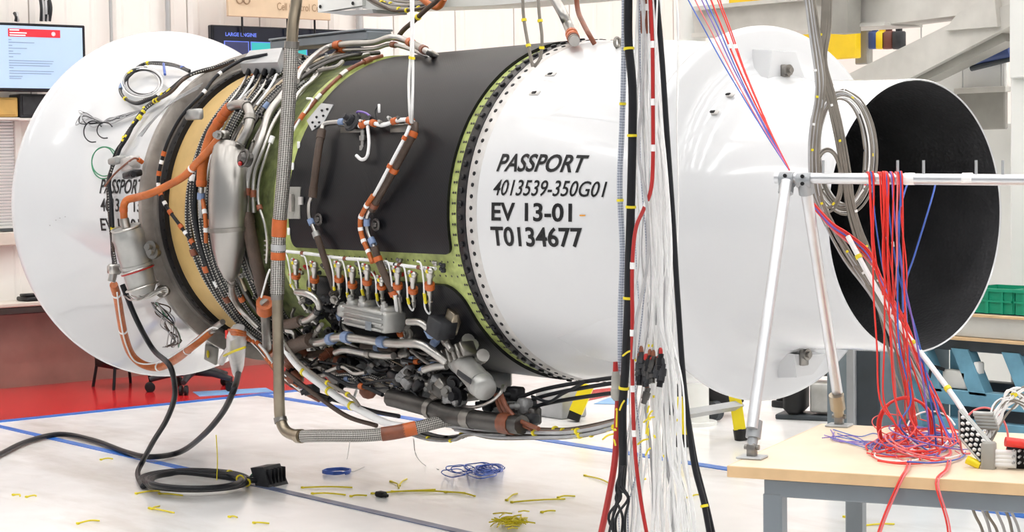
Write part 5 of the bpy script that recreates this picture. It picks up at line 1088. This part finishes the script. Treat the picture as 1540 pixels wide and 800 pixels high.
# pipe rack
def on_v(x, y, v):
    """where the line of sight meets the upright plane at distance v behind the table's front edge"""
    d = ray(x, y); n = TV; q = TO+TV*v; return CAM+d*((q-CAM).dot(n)/d.dot(n))
RV = .42
ra, rb = on_v(1166, 267.5, RV), on_v(1560, 271, RV)
rk = thing('pipe_rack', tp(.03, .42, TZ), 'aluminium pipe rack with horizontal rail and splayed legs on work table', 'rack')
u0 = (ra-TO).dot(TU); zr = ra.z
rail = MB().tube([ra, tp((rb-TO).dot(TU), RV, rb.z), tp(1.75, RV, rb.z)], px2m(ra, 8.2), 16).build('rail', 'alu_pipe', rk)
for x in (1238, 1350, 1389, 1468, 1508): p = on_v(x, 262, RV); MB().tube([p, p+Vector((0, 0, px2m(p, 21)))], .0034, 8).build('peg', 'bar_grey', rail)
for x in (1368, 1455): p = on_v(x, 269, RV); MB().tube([p-TU*.012, p+TU*.012], px2m(p, 9.2), 14).build('sleeve', 'white_cable', rail)
fa_, fb_ = on_z(1131, 689, TZ), on_z(1262, 641, TZ)
ta, tb_ = on_v(1183, 272, RV-.02), on_v(1211, 276, RV+.03)
l1 = MB().tube([ta, fa_+Vector((0, 0, .07))], px2m(fa_, 8.8), 14).build('leg', 'alu_pipe', rk); l2 = MB().tube([tb_, fb_+Vector((0, 0, .06))], px2m(fb_, 8.2), 14).build('leg', 'alu_pipe', rk)
o2 = TU*1.62
l3 = MB().tube([ta+o2, fa_+o2+Vector((0, 0, .07))], px2m(fa_, 8.8), 14).build('leg', 'alu_pipe', rk); l4 = MB().tube([tb_+o2, fb_+o2+Vector((0, 0, .06))], px2m(fb_, 8.2), 14).build('leg', 'alu_pipe', rk)
for lg, f, tt in ((l1, fa_, ta), (l2, fb_, tb_), (l3, fa_+o2, ta+o2), (l4, fb_+o2, tb_+o2)):
    d = (tt-f).normalized(); s_ = px2m(f, 1)
    MB().spin(f+Vector((0, 0, .028)), d, [(0, s_*8), (.02, s_*8), (.02, s_*11.5), (.062, s_*11.5)], 14).build('socket', 'clamp_grey' if lg == l1 else 'brass_pipe', lg)
    MB().bbox(f+Vector((0, 0, .018)), (.022, .022, .036), .003, TR).tube([f-TU*.018+Vector((0, 0, .026)), f+TU*.018+Vector((0, 0, .026))], .006, 8).build('pivot', 'steel_dull', lg)
    MB().bbox(f+Vector((0, 0, .003)), (.062, .055, .006), .002, TR).build('foot_plate', 'bar_grey', lg, smooth=False)
for p, c in ((on_v(1184, 270, RV), ta), (on_v(1210, 271, RV), tb_)):
    d = (c-(fa_ if c is ta else fb_)).normalized(); s_ = px2m(p, 1)
    cl = MB().tube([p-TU*s_*11, p+TU*s_*11], s_*11.5, 14).tube([p, p-d*s_*22], s_*11.5, 14).build('pipe_clamp', 'clamp_grey', rk)
    for z in (-5, 6): MB().spin(p+Vector((0, 0, s_*z))-TV*s_*10, -TV, [(0, s_*3), (s_*2.5, s_*3)], 8).build('set_screw', 'ink', cl)
# ------------------------------------------------------------------ cables over the rack and table
def dfree(nm, pts, rpx, m, lab, grp=None, bands=(), n=6, cat='cable'): return free(nm, [on_d(x, y, t) for x, y, t in pts], rpx, m, lab, cat, grp, bands, n)
rv = random.Random(77)
J = lambda s=2.: rv.uniform(-s, s)
D0 = 4.78
for k in range(9):
    x0 = 1217+k*1.6
    dfree('bundle_cable', [(x0-8+J(1), -30, D0), (x0+J(1), 40, D0), (x0+10+J(1), 110, D0), (x0+9+J(1), 150, D0), (x0+3+J(1), 190, D0), (x0+0+J(1), 240, D0), (x0+4+J(), 290, D0), (x0+20+J(3), 330, D0+.01), (x0+55+J(4), 390, D0+.02), (x0+95+J(4), 450, D0+.02), (x0+135+J(5), 530, D0), (x0+180+J(6), 600, D0-.02)], 2.2, 'beige_cable' if k % 3 else 'grey_cable', 'grey beige cable in the bundle bent past the rack clamp', 'cables bent past the rack clamp', [(.2+.06*k, .006, 1.5, 'yellow_tie' if k % 2 else 'white_cable')])
for k in range(9):
    x0 = 1238+k*1.5
    dfree('bundle_cable', [(x0+J(1), -30, D0+.03), (x0-2+J(1), 40, D0+.03), (x0-8+J(1), 90, D0+.03), (x0+4+J(1), 140, D0+.03), (x0+18+J(1.5), 200, D0+.03), (x0+28+J(2), 260, D0+.04), (x0+40+J(3), 320, D0+.05), (x0+62+J(4), 390, D0+.05), (x0+88+J(5), 470, D0+.04), (x0+112+J(6), 560, D0+.02), (x0+130+J(8), 630, D0-.02)], 2.1, 'beige_cable', 'grey beige cable in the bundle dropping before the dark nozzle', 'cables dropping before the dark nozzle', [(.12+.08*k, .006, 1.5, 'yellow_tie' if k % 3 == 0 else 'white_cable')])
for k in range(13):
    cx, cy, rx, ry = 1268+J(3), 228+J(4), 34+k*1.3+J(1), 78+k*1.2+J(2)
    dfree('coiled_cable', [(cx+rx*math.cos(t*.52+.4*k)+.12*(ry*math.sin(t*.52+.4*k))*.3, cy+ry*math.sin(t*.52+.4*k), D0+.06+.004*k) for t in range(13)], 1.5, ['beige_cable', 'grey_cable', 'white_cable', 'beige_cable'][k % 4], 'loop of %s cable in the tall coil before the nozzle' % ['beige', 'grey', 'white', 'beige'][k % 4], 'loops of the tall cable coil, ' + ['beige', 'grey', 'white', 'beige'][k % 4], ties(.3+.04*k) if k % 2 else ())
for k in range(5):
    cx, cy, rx, ry = 1244+J(1), 270+J(2), 18+k*1.5, 42+k*1.5
    dfree('coiled_cable', [(cx+rx*math.cos(t*.52), cy+ry*math.sin(t*.52), D0+.03+.004*k) for t in range(13)], 1.4, 'beige_cable', 'loop of beige cable in the small coil behind the rail', 'loops of the small cable coil', ties(.2+.1*k))
# wires from above to the clamp
cols = ['red_wire', 'blue_wire', 'red_wire', 'red_wire', 'violet_wire', 'pink_wire', 'blue_wire']
nmc = {'red_wire': 'red', 'blue_wire': 'blue', 'violet_wire': 'violet', 'pink_wire': 'pink'}
tops = [1070, 1062, 1080, 1083, 1056, 1046, 1036]
for k in range(7):
    c = cols[k]; x0 = tops[k]
    dfree('thin_wire', [(lerp(x0, 1187, s_)+J(.8)-6*math.sin(PI*s_), lerp(-2, 256, s_), lerp(4.9, 4.66, s_)) for s_ in (-.1, .2, .4, .6, .8, 1)], 1.1 if k else 1.5, c, '%s wire slanting down to the rack clamp' % nmc[c], '%s wires slanting to the rack clamp' % nmc[c], [(.35, .012, 1.6, 'white_cable', 'marker')] if k in (0, 2, 3) else ())
for k in range(6):
    c = ['red_wire', 'red_wire', 'violet_wire', 'blue_wire', 'red_wire', 'pink_wire'][k]
    dfree('thin_wire', [(1224+J(1), 306+k*1.6, 4.74), (1250+J(2), 335+k*2, 4.72), (1280+J(3), 352+k*3, 4.70), (1308+J(4), 380+k*3, 4.68), (1330+J(6), 430, 4.64), (1360+J(8), 490, 4.60), (1390+J(8), 560, 4.56), (1425+J(10), 640, 4.50), (1436+J(10), 668, 4.47)], 1.4, c, '%s wire trailing from the rack leg to the table' % nmc[c], '%s wires trailing from the rack leg' % nmc[c], [(.3, .012, 1.6, 'white_cable', 'marker')] if k % 2 else ())
# wires draped over the rail
for k in range(12):
    r2 = random.Random(1700+k); c = ['red_wire', 'red_wire', 'blue_wire', 'red_wire', 'red_wire', 'violet_wire', 'red_wire', 'pink_wire', 'red_wire', 'blue_wire'][k % 10]; x0 = [1305, 1320, 1308, 1323, 1332, 1338, 1340, 1346, 1349, 1330, 1304, 1326, 1345, 1335, 1343][k]; xe = 1335+r2.uniform(0, 85)
    pe = on_z(xe, 640+r2.uniform(10, 36), TZ+.006); te = (pe-CAM).dot(CF)
    rd = (on_v(x0, 268, RV)-CAM).dot(CF); wv = r2.uniform(-8, 12)
    pts = [on_d(x0-3, 278, rd+.035), on_d(x0-1, 262, rd+.012), on_d(x0+2, 260, rd-.012), on_d(x0+4, 276, rd-.022), on_d(x0+5+wv*.3, 330, rd-.025), on_d(x0+10+wv, 410, rd-.02), on_d(lerp(x0, xe, .45)+wv, 490, lerp(rd, te, .4)), on_d(lerp(x0, xe, .75)+wv*.5, 570, lerp(rd, te, .7)), on_d(lerp(x0, xe, .95), 630, te), pe]
    free('thin_wire', pts, r2.uniform(1.1, 1.7), c, '%s wire draped over the rail and hanging before the nozzle' % nmc[c], 'cable', '%s wires draped over the rail' % nmc[c], [(r2.uniform(.3, .8), .012, 1.6, 'white_cable', 'marker')] if k % 3 == 0 else (), 6)
dfree('thin_wire', [(1408, 262, D0-.1), (1405, 285, D0-.13), (1392, 330, D0-.14), (1375, 385, D0-.14), (1362, 430, D0-.14), (1365, 500, D0-.16), (1370, 570, D0-.2)], 1.4, 'blue_wire', 'single blue wire hanging alone from the rail')
dfree('thin_wire', [(1372, 262, D0-.1), (1360, 290, D0-.13), (1350, 340, D0-.14), (1356, 400, D0-.14), (1358, 470, D0-.16)], 1.4, 'blue_wire', 'blue wire kinked to the side below the rail')
# wires piled on the table: loops of several sizes
for k in range(26):
    r2 = random.Random(1800+k); c = ['red_wire', 'pink_wire', 'red_wire', 'blue_wire', 'pink_wire', 'violet_wire', 'white_cable', 'red_wire'][k % 8]; cx, cy = 1378+r2.uniform(-32, 36), 674+r2.uniform(-14, 14); rx = r2.uniform(22, 66); ry = min(rx*.26, 16)
    ph = r2.uniform(0, 6); n_ = r2.randint(9, 16); tilt = r2.uniform(0, .035) if k % 3 else .0; pts = []
    for t in range(n_):
        a = ph+t*.5; g_ = 1+.015*t; q = on_z(cx+rx*g_*math.cos(a), max(648, min(710, cy+ry*g_*math.sin(a))), TZ); pts.append(q+Vector((0, 0, .005+tilt*(1+math.sin(a+k)))))
    free('table_wire', pts, r2.uniform(.8, 1.5), c, '%s wire looped in the tangle on the work table' % nmc.get(c, 'white'), 'wire', '%s wires tangled on the table' % nmc.get(c, 'white'), (), 6)
for k in range(5):
    r2 = random.Random(1900+k); c = r2.choice(['red_wire', 'blue_wire', 'violet_wire', 'red_wire']); x = 1318+r2.uniform(-10, 40)
    rd = (on_v(x, 268, RV)-CAM).dot(CF); pts = [on_d(x-3, 275, rd+.03), on_d(x, 260, rd), on_d(x+3, 276, rd-.022), on_d(x+r2.uniform(-4, 8), 420, rd-.02), on_d(x+r2.uniform(0, 16), 520, rd-.03), on_d(x+r2.uniform(0, 25), 600, 4.52), on_d(x+r2.uniform(0, 40), 640, 4.50), on_z(x+r2.uniform(-10, 60), 672+r2.uniform(-8, 12), TZ+.008), on_z(x+r2.uniform(20, 80), 690+r2.uniform(-10, 8), TZ+.006)]
    free('table_wire', pts, 1.4, c, '%s wire falling from rail onto the table tangle' % nmc[c], 'wire', '%s wires falling onto the table' % nmc[c], (), 6)
for k in range(3): # big upright red loops
    cx, cy, rx, ry = (1362, 640, 42, 42) if k == 0 else ((1362, 642, 38, 46) if k == 1 else (1480, 660, 36, 48))
    d = 4.62 if k < 2 else 4.42; pts = [on_d(cx+rx*math.cos(t*.5+2.2), cy+ry*math.sin(t*.5+2.2)*(.98), d-.02*math.sin(t*.5)) for t in range(13)]
    pts = [Vector((p.x, p.y, max(p.z, TZ+.006))) for p in pts]
    free('table_wire', pts, 2.2 if k == 0 else 1.6, 'red_wire' if k < 2 else 'pink_wire', ['thick red wire standing in a round loop behind the tangle', 'thin red wire standing in a loop inside the thicker loop', 'pink wire looped upright before the pin plate'][k], 'wire')
for k in range(8):
    r2 = random.Random(2000+k); pts = [on_z(1240+r2.uniform(-8, 30), 645+r2.uniform(0, 14), TZ+.004), on_z(1275+r2.uniform(-20, 20), 654+r2.uniform(-4, 16), TZ+.004), on_z(1310+r2.uniform(-10, 20), 660+r2.uniform(-10, 20), TZ+.004), on_z(1350+r2.uniform(-10, 30), 668+r2.uniform(-6, 10), TZ+.004)]
    free('table_wire', pts, .8, ['blue_wire', 'violet_wire'][k % 2], 'fine %s wire strand spread on bare wood near rear rack foot' % ['blue', 'violet'][k % 2], 'wire', 'fine %s strands near the rack foot' % ['blue', 'violet'][k % 2], (), 5)
for k in range(4): # red wires over the front edge
    x = 1362+ (k % 2)*58+k*2; pts = [on_z(x+4, 692, TZ+.006), on_z(x, 706, TZ+.008), tp((on_z(x-2, 712, TZ)-TO).dot(TU), -.012, TZ-.01), tp((on_z(x-14 if k % 2 == 0 else x+3, 712, TZ)-TO).dot(TU)-.02*(1 if k % 2 == 0 else -1), -.02, TZ-.10), tp((on_z(x-20 if k % 2 == 0 else x+8, 712, TZ)-TO).dot(TU)-.05*(1 if k % 2 == 0 else -.4), -.02, TZ-.22)]
    free('table_wire', pts, 1.5, 'red_wire' if k < 2 else 'pink_wire', '%s wire falling over the front edge of the table' % ('red' if k < 2 else 'pink'), 'wire', '%s wires over the table edge' % ('red' if k < 2 else 'pink'), (), 6)
# white conduit cable slanting to the pin plate
free('white_conduit', [on_d(1275, 355, 4.70), on_d(1310, 420, 4.66), on_d(1350, 485, 4.60), on_d(1400, 550, 4.52), on_d(1440, 605, 4.45), on_d(1462, 640, 4.40)], 4, 'white_cable', 'white sleeved cable slanting down to the pin plate', 'cable', None, [(.1, .01, 1.3, 'yellow_tie'), (.55, .01, 1.3, 'yellow_tie'), (.8, .01, 1.3, 'yellow_tie')], 10)
# pin plate connector standing on the table
pc = on_z(1480, 704, TZ); pd = (pc-CAM).dot(CF)
pt = thing('pin_plate', pc, 'tilted black pin plate connector with metal rim on work table', 'connector')
q = [on_d(x, y, pd+dd) for x, y, dd in ((1443, 602, .06), (1450, 612, .06), (1494, 672, .0), (1484, 706, -.01), (1474, 700, .0), (1444, 664, .05))]
q2 = [on_d(x, y, pd+dd) for x, y, dd in ((1446, 618, .055), (1490, 668, .0), (1478, 694, .0), (1447, 658, .05))]
nrm = (q2[1]-q2[0]).cross(q2[2]-q2[0]).normalized(); nrm = nrm if nrm.dot(CF) < 0 else -nrm
MB().slab(q2, nrm, .012).build('pin_bed', 'black_part', pt, smooth=False)
fr_ = MB()
for a, b in ((q2[0], q2[1]), (q2[1], q2[2]), (q2[2], q2[3]), (q2[3], q2[0])): fr_.tube([a+nrm*.006, b+nrm*.006], .0075, 4)
fr_.build('rim', 'block_grey', pt, smooth=False)
for i in range(5):
    for j in range(4):
        p = q2[0].lerp(q2[1], .13+.18*i).lerp(q2[3].lerp(q2[2], .13+.18*i), .14+.24*j)+nrm*.012
        MB().spin(p, nrm, [(0, .0042), (.007, .0042), (.011, .002)], 6).build('pin', 'white_cable', pt)
MB().bbox(q[3].lerp(q[2], .3)+Vector((0, 0, .01)), (.03, .03, .075), .004, TR).build('end_block', 'plate_grey', pt); MB().tube([q[4], q[4]+TU*-.03+Vector((0, 0, .012))], .010, 8).build('guide_sleeve', 'jack_yellow', pt)
for k in range(5): a = on_d(1464+k*2, 622+k*5, pd+.04); MB().tube([a, a+TU*.045+Vector((0, 0, .0))], .006, 8).build('back_shell', 'block_grey', pt)
for k in range(4): a = on_d(1494, 680+k*6, pd-.01); MB().tube([a, a+TU*.05], .007, 8).build('back_shell', 'white_cable', pt)
# second connector and its fan of white wires
pc = on_z(1535, 704, TZ+.0); pd2 = (pc-CAM).dot(CF)
p2 = thing('pin_plate', pc, 'second black pin connector with red collar at table end', 'connector')
MB().bbox(on_d(1545, 686, pd2)+Vector((0, 0, 0)), (.085, .04, .055), .005, TR).build('pin_bed', 'black_part', p2)
MB().tube([on_d(1512, 664, pd2-.03), on_d(1560, 670, pd2-.03)], .011, 10).build('red_collar', 'red_wire', p2)
for i in range(4):
    for j in range(3): p = on_d(1524+i*9, 678+j*9, pd2-.035); MB().spin(p, -TV, [(-.01, .003), (.006, .003)], 6).build('pin', 'bar_grey', p2)
for k in range(16):
    r2 = random.Random(2100+k); a = on_d(1478+r2.uniform(0, 14), 640+r2.uniform(0, 40), pd+.03); pts = [a, on_d(1496+r2.uniform(-4, 10), 618+r2.uniform(-10, 20), pd+.05), on_d(1520+r2.uniform(-6, 6), 592+r2.uniform(-8, 24), pd+.05), on_d(1550, 588+r2.uniform(-6, 40), pd+.04), on_d(1585, 620+r2.uniform(0, 40), pd+.02)]
    free('fan_wire', pts, 1.7, r2.choice(['white_cable', 'white_cable', 'beige_cable']), 'pale wire arching from pin plate towards the table end', 'wire', 'pale wires arching from the pin plate', ties(.5) if k % 5 == 0 else (), 6)
for k in range(6):
    r2 = random.Random(2200+k); x = 1462+k*11; free('under_cable', [on_v(x-4, 752, .5), on_v(x+6+r2.uniform(-4, 4), 775, .5), on_v(x+16, 800, .5), on_v(x+24, 850, .5)], 2.4, ['beige_cable', 'grey_cable'][k % 2], '%s cable hanging below the work table' % ['beige', 'grey'][k % 2], 'cable', '%s cables below the work table' % ['beige', 'grey'][k % 2], (), 6)
# ================================================================== ON THE FLOOR
CR_ = .018
def fl(x, y, z=CR_): return on_z(x, y, z)
# coil: cable dropping from the exciter, coiled on the floor, ending in a connector
pts = [S(184, 428, .10), S(205, 480, .15), S(230, 525, .17), on_y(254, 548, -.75), on_y(262, 575, -.72), on_y(262, 600, -.68), on_y(250, 632, -.62), on_y(230, 665, -.56), on_y(214, 695, -.5), fl(207, 712), fl(214, 730)]
cc = fl(292, 722); ring_pts = []
for k in range(46):
    a = 2.7+k*.46; w_ = 82-(k//14)*6; h_ = 14.5-(k//14)*1.0; ring_pts.append(fl(292+w_*math.cos(a), 722+h_*math.sin(a), CR_+.016*(k/14)))
free('coiled_power_cable', pts+ring_pts+[fl(378, 722, .03), fl(388, 720, .03)], 4.2, 'black_cable', 'black cable dropping from bellmouth to a coil on the floor', 'cable', None, [(.455, .01, 1.5, 'yellow_tie'), (.62, .01, 1.5, 'yellow_tie'), (.83, .01, 1.5, 'yellow_tie')], 10)
a = fl(326, 722, .06); free('zip_tie', [a, on_y(327, 690, a.y), on_y(325, 654, a.y)], .8, 'yellow_tie', 'long yellow zip tie standing up from the floor coil', 'zip tie')
free('power_lead', [fl(-420, 690), fl(-250, 730), fl(-120, 725), fl(-40, 700), fl(0, 683), fl(40, 664), fl(90, 653), fl(140, 662), fl(190, 680), on_z(226, 687, .03), on_y(270, 680, -.15), on_y(305, 655, -.35), on_y(335, 620, -.5), on_y(352, 585, -.6), S(359, 560, .10)], 4.2, 'black_cable', 'black cable snaking across floor and rising to plastic bag', 'cable', None, (), 10)
c0 = fl(402, 729, 0); t = thing('wired_connector', c0, 'black finned connector with green wires at the coil end', 'connector')
R = Matrix.Rotation(.3, 3, 'Z')
MB().add([c0+R@Vector(v) for v in ((-.02, -.06, .0), (.07, -.07, .0), (.07, .07, .0), (-.02, .06, .0), (-.05, -.06, .085), (.03, -.06, .095), (.03, .06, .095), (-.05, .06, .085))], [(0, 1, 2, 3), (4, 5, 6, 7), (0, 1, 5, 4), (1, 2, 6, 5), (2, 3, 7, 6), (3, 0, 4, 7)]).build('shell', 'charcoal', t, smooth=False)
for k in range(5): MB().bbox(c0+R@Vector((.056-.008*k*0, -.05+.025*k, .05)), (.03, .006, .07), .002, R).build('fin', 'black_part', t)
for k in range(8):
    r2 = random.Random(k+70); MB().tube(smoothp([c0+Vector((-.09+r2.uniform(-.01, .01), -.05+.012*k, .03)), c0+Vector((-.06, -.05+.012*k, .03+r2.uniform(0, .03))), c0+Vector((-.02, -.04+.01*k, .04))]), .005, 5).build('core_wire', r2.choice(['green_wire', 'black_cable', 'white_cable']), t)
# blue wire coils
c0 = fl(507, 711, .006); b = []
for k in range(60): a = k*.42; b.append(c0+Vector(((.070-.010*((k*7)%5)/5)*math.cos(a), (.070-.010*((k*7)%5)/5)*math.sin(a), .002+.0001*k+.004*((k//15)%3))))
free('wire_coil', b, 1.1, 'blue_wire', 'neat flat coil of blue wire on the floor', 'wire coil')
for k in range(16):
    r2 = random.Random(2300+k); cx = r2.choice([685, 690, 722, 735])+r2.uniform(-8, 8); cy = 706+r2.uniform(-4, 6); rx = r2.uniform(12, 26); ry = rx*.30
    if k < 4: cx, rx = 735, r2.uniform(16, 24)
    pts = [on_z(cx+rx*math.cos(t*.55)*(1+.1*math.sin(t)), cy+ry*math.sin(t*.55)*(1+.15*math.cos(2*t)), .003+.05*abs(math.sin(t*.4+k))) for t in range(12)]
    free('tangled_wire', pts, .9, 'blue_wire', 'blue wire loop in the tangled heap on the floor', 'wire', 'blue wires in the floor tangle', (), 5)
free('stray_wire', [on_y(622, 660, -.4), on_y(626, 685, -.45), on_z(640, 700, .003), on_z(660, 706, .003)], .7, 'grey_cable', 'fine grey wire trailing from the belly to the blue tangle', 'wire')
free('stray_wire', [on_y(526, 664, -.88), on_z(522, 690, .003), on_z(516, 704, .003), on_z(530, 709, .003), on_z(548, 702, .003)], .6, 'grey_cable', 'fine grey wire hanging from the braid to the floor', 'wire')
# scraps
p = fl(573, 747, 0); MB().bbox(p+Vector((0, 0, .012)), (.05, .04, .024), .006).bbox(p+Vector((.02, 0, .01)), (.06, .02, .014), .004).build('rubber_scrap', 'rubber_black', label='small black rubber scrap on the floor', cat='scrap')
SCR = [(40, 747, 55, 746), (455, 733, 530, 733), (470, 742, 520, 744), (528, 746, 552, 745), (560, 742, 655, 736), (590, 739, 700, 741), (670, 740, 715, 746), (588, 724, 600, 734), (600, 730, 612, 720), (225, 764, 262, 771), (228, 765, 240, 761), (345, 777, 357, 778), (117, 787, 150, 783), (20, 744, 30, 746), (205, 742, 240, 738), (840, 748, 865, 746), (770, 755, 850, 750), (815, 770, 835, 768), (762, 752, 778, 742), (880, 715, 922, 730), (1300, 790, 1345, 788), (1270, 777, 1296, 775), (382, 786, 405, 787), (240, 742, 275, 745), (152, 691, 170, 690), (1035, 748, 1052, 744)]
for i, (x0, y0, x1, y1) in enumerate(SCR):
    a, c = on_z(x0, y0, .004), on_z(x1, y1, .004); MB().tube(smoothp([a, a.lerp(c, .5)+Vector((.01*math.sin(i*2), .012*math.cos(i), .004)), c], 5), .0038, 5).bbox(a, (.016, .012, .010), .002).build('zip_tie', 'yellow_tie', label='yellow zip tie scrap lying on the white floor', cat='zip tie', group='zip tie scraps on the floor')
for k in range(70):
    r2 = random.Random(2400+k); c0 = on_z(770+r2.gauss(0, 11), 783+r2.gauss(0, 4.5), .004+.03*r2.random()); a = r2.uniform(0, PI); d = Vector((math.cos(a), math.sin(a), r2.uniform(-.15, .15)))*r2.uniform(.02, .045); lo = Vector((0, 0, max(0, .004-(c0-d).z, .004-(c0+d).z)))
    MB().tube([c0-d+lo, c0+lo+Vector((0, 0, .004)), c0+d+lo], .003, 4).build('zip_tie', 'yellow_tie', label='yellow zip tie offcut in the heap on the floor', cat='zip tie', group='zip tie offcuts in the heap')
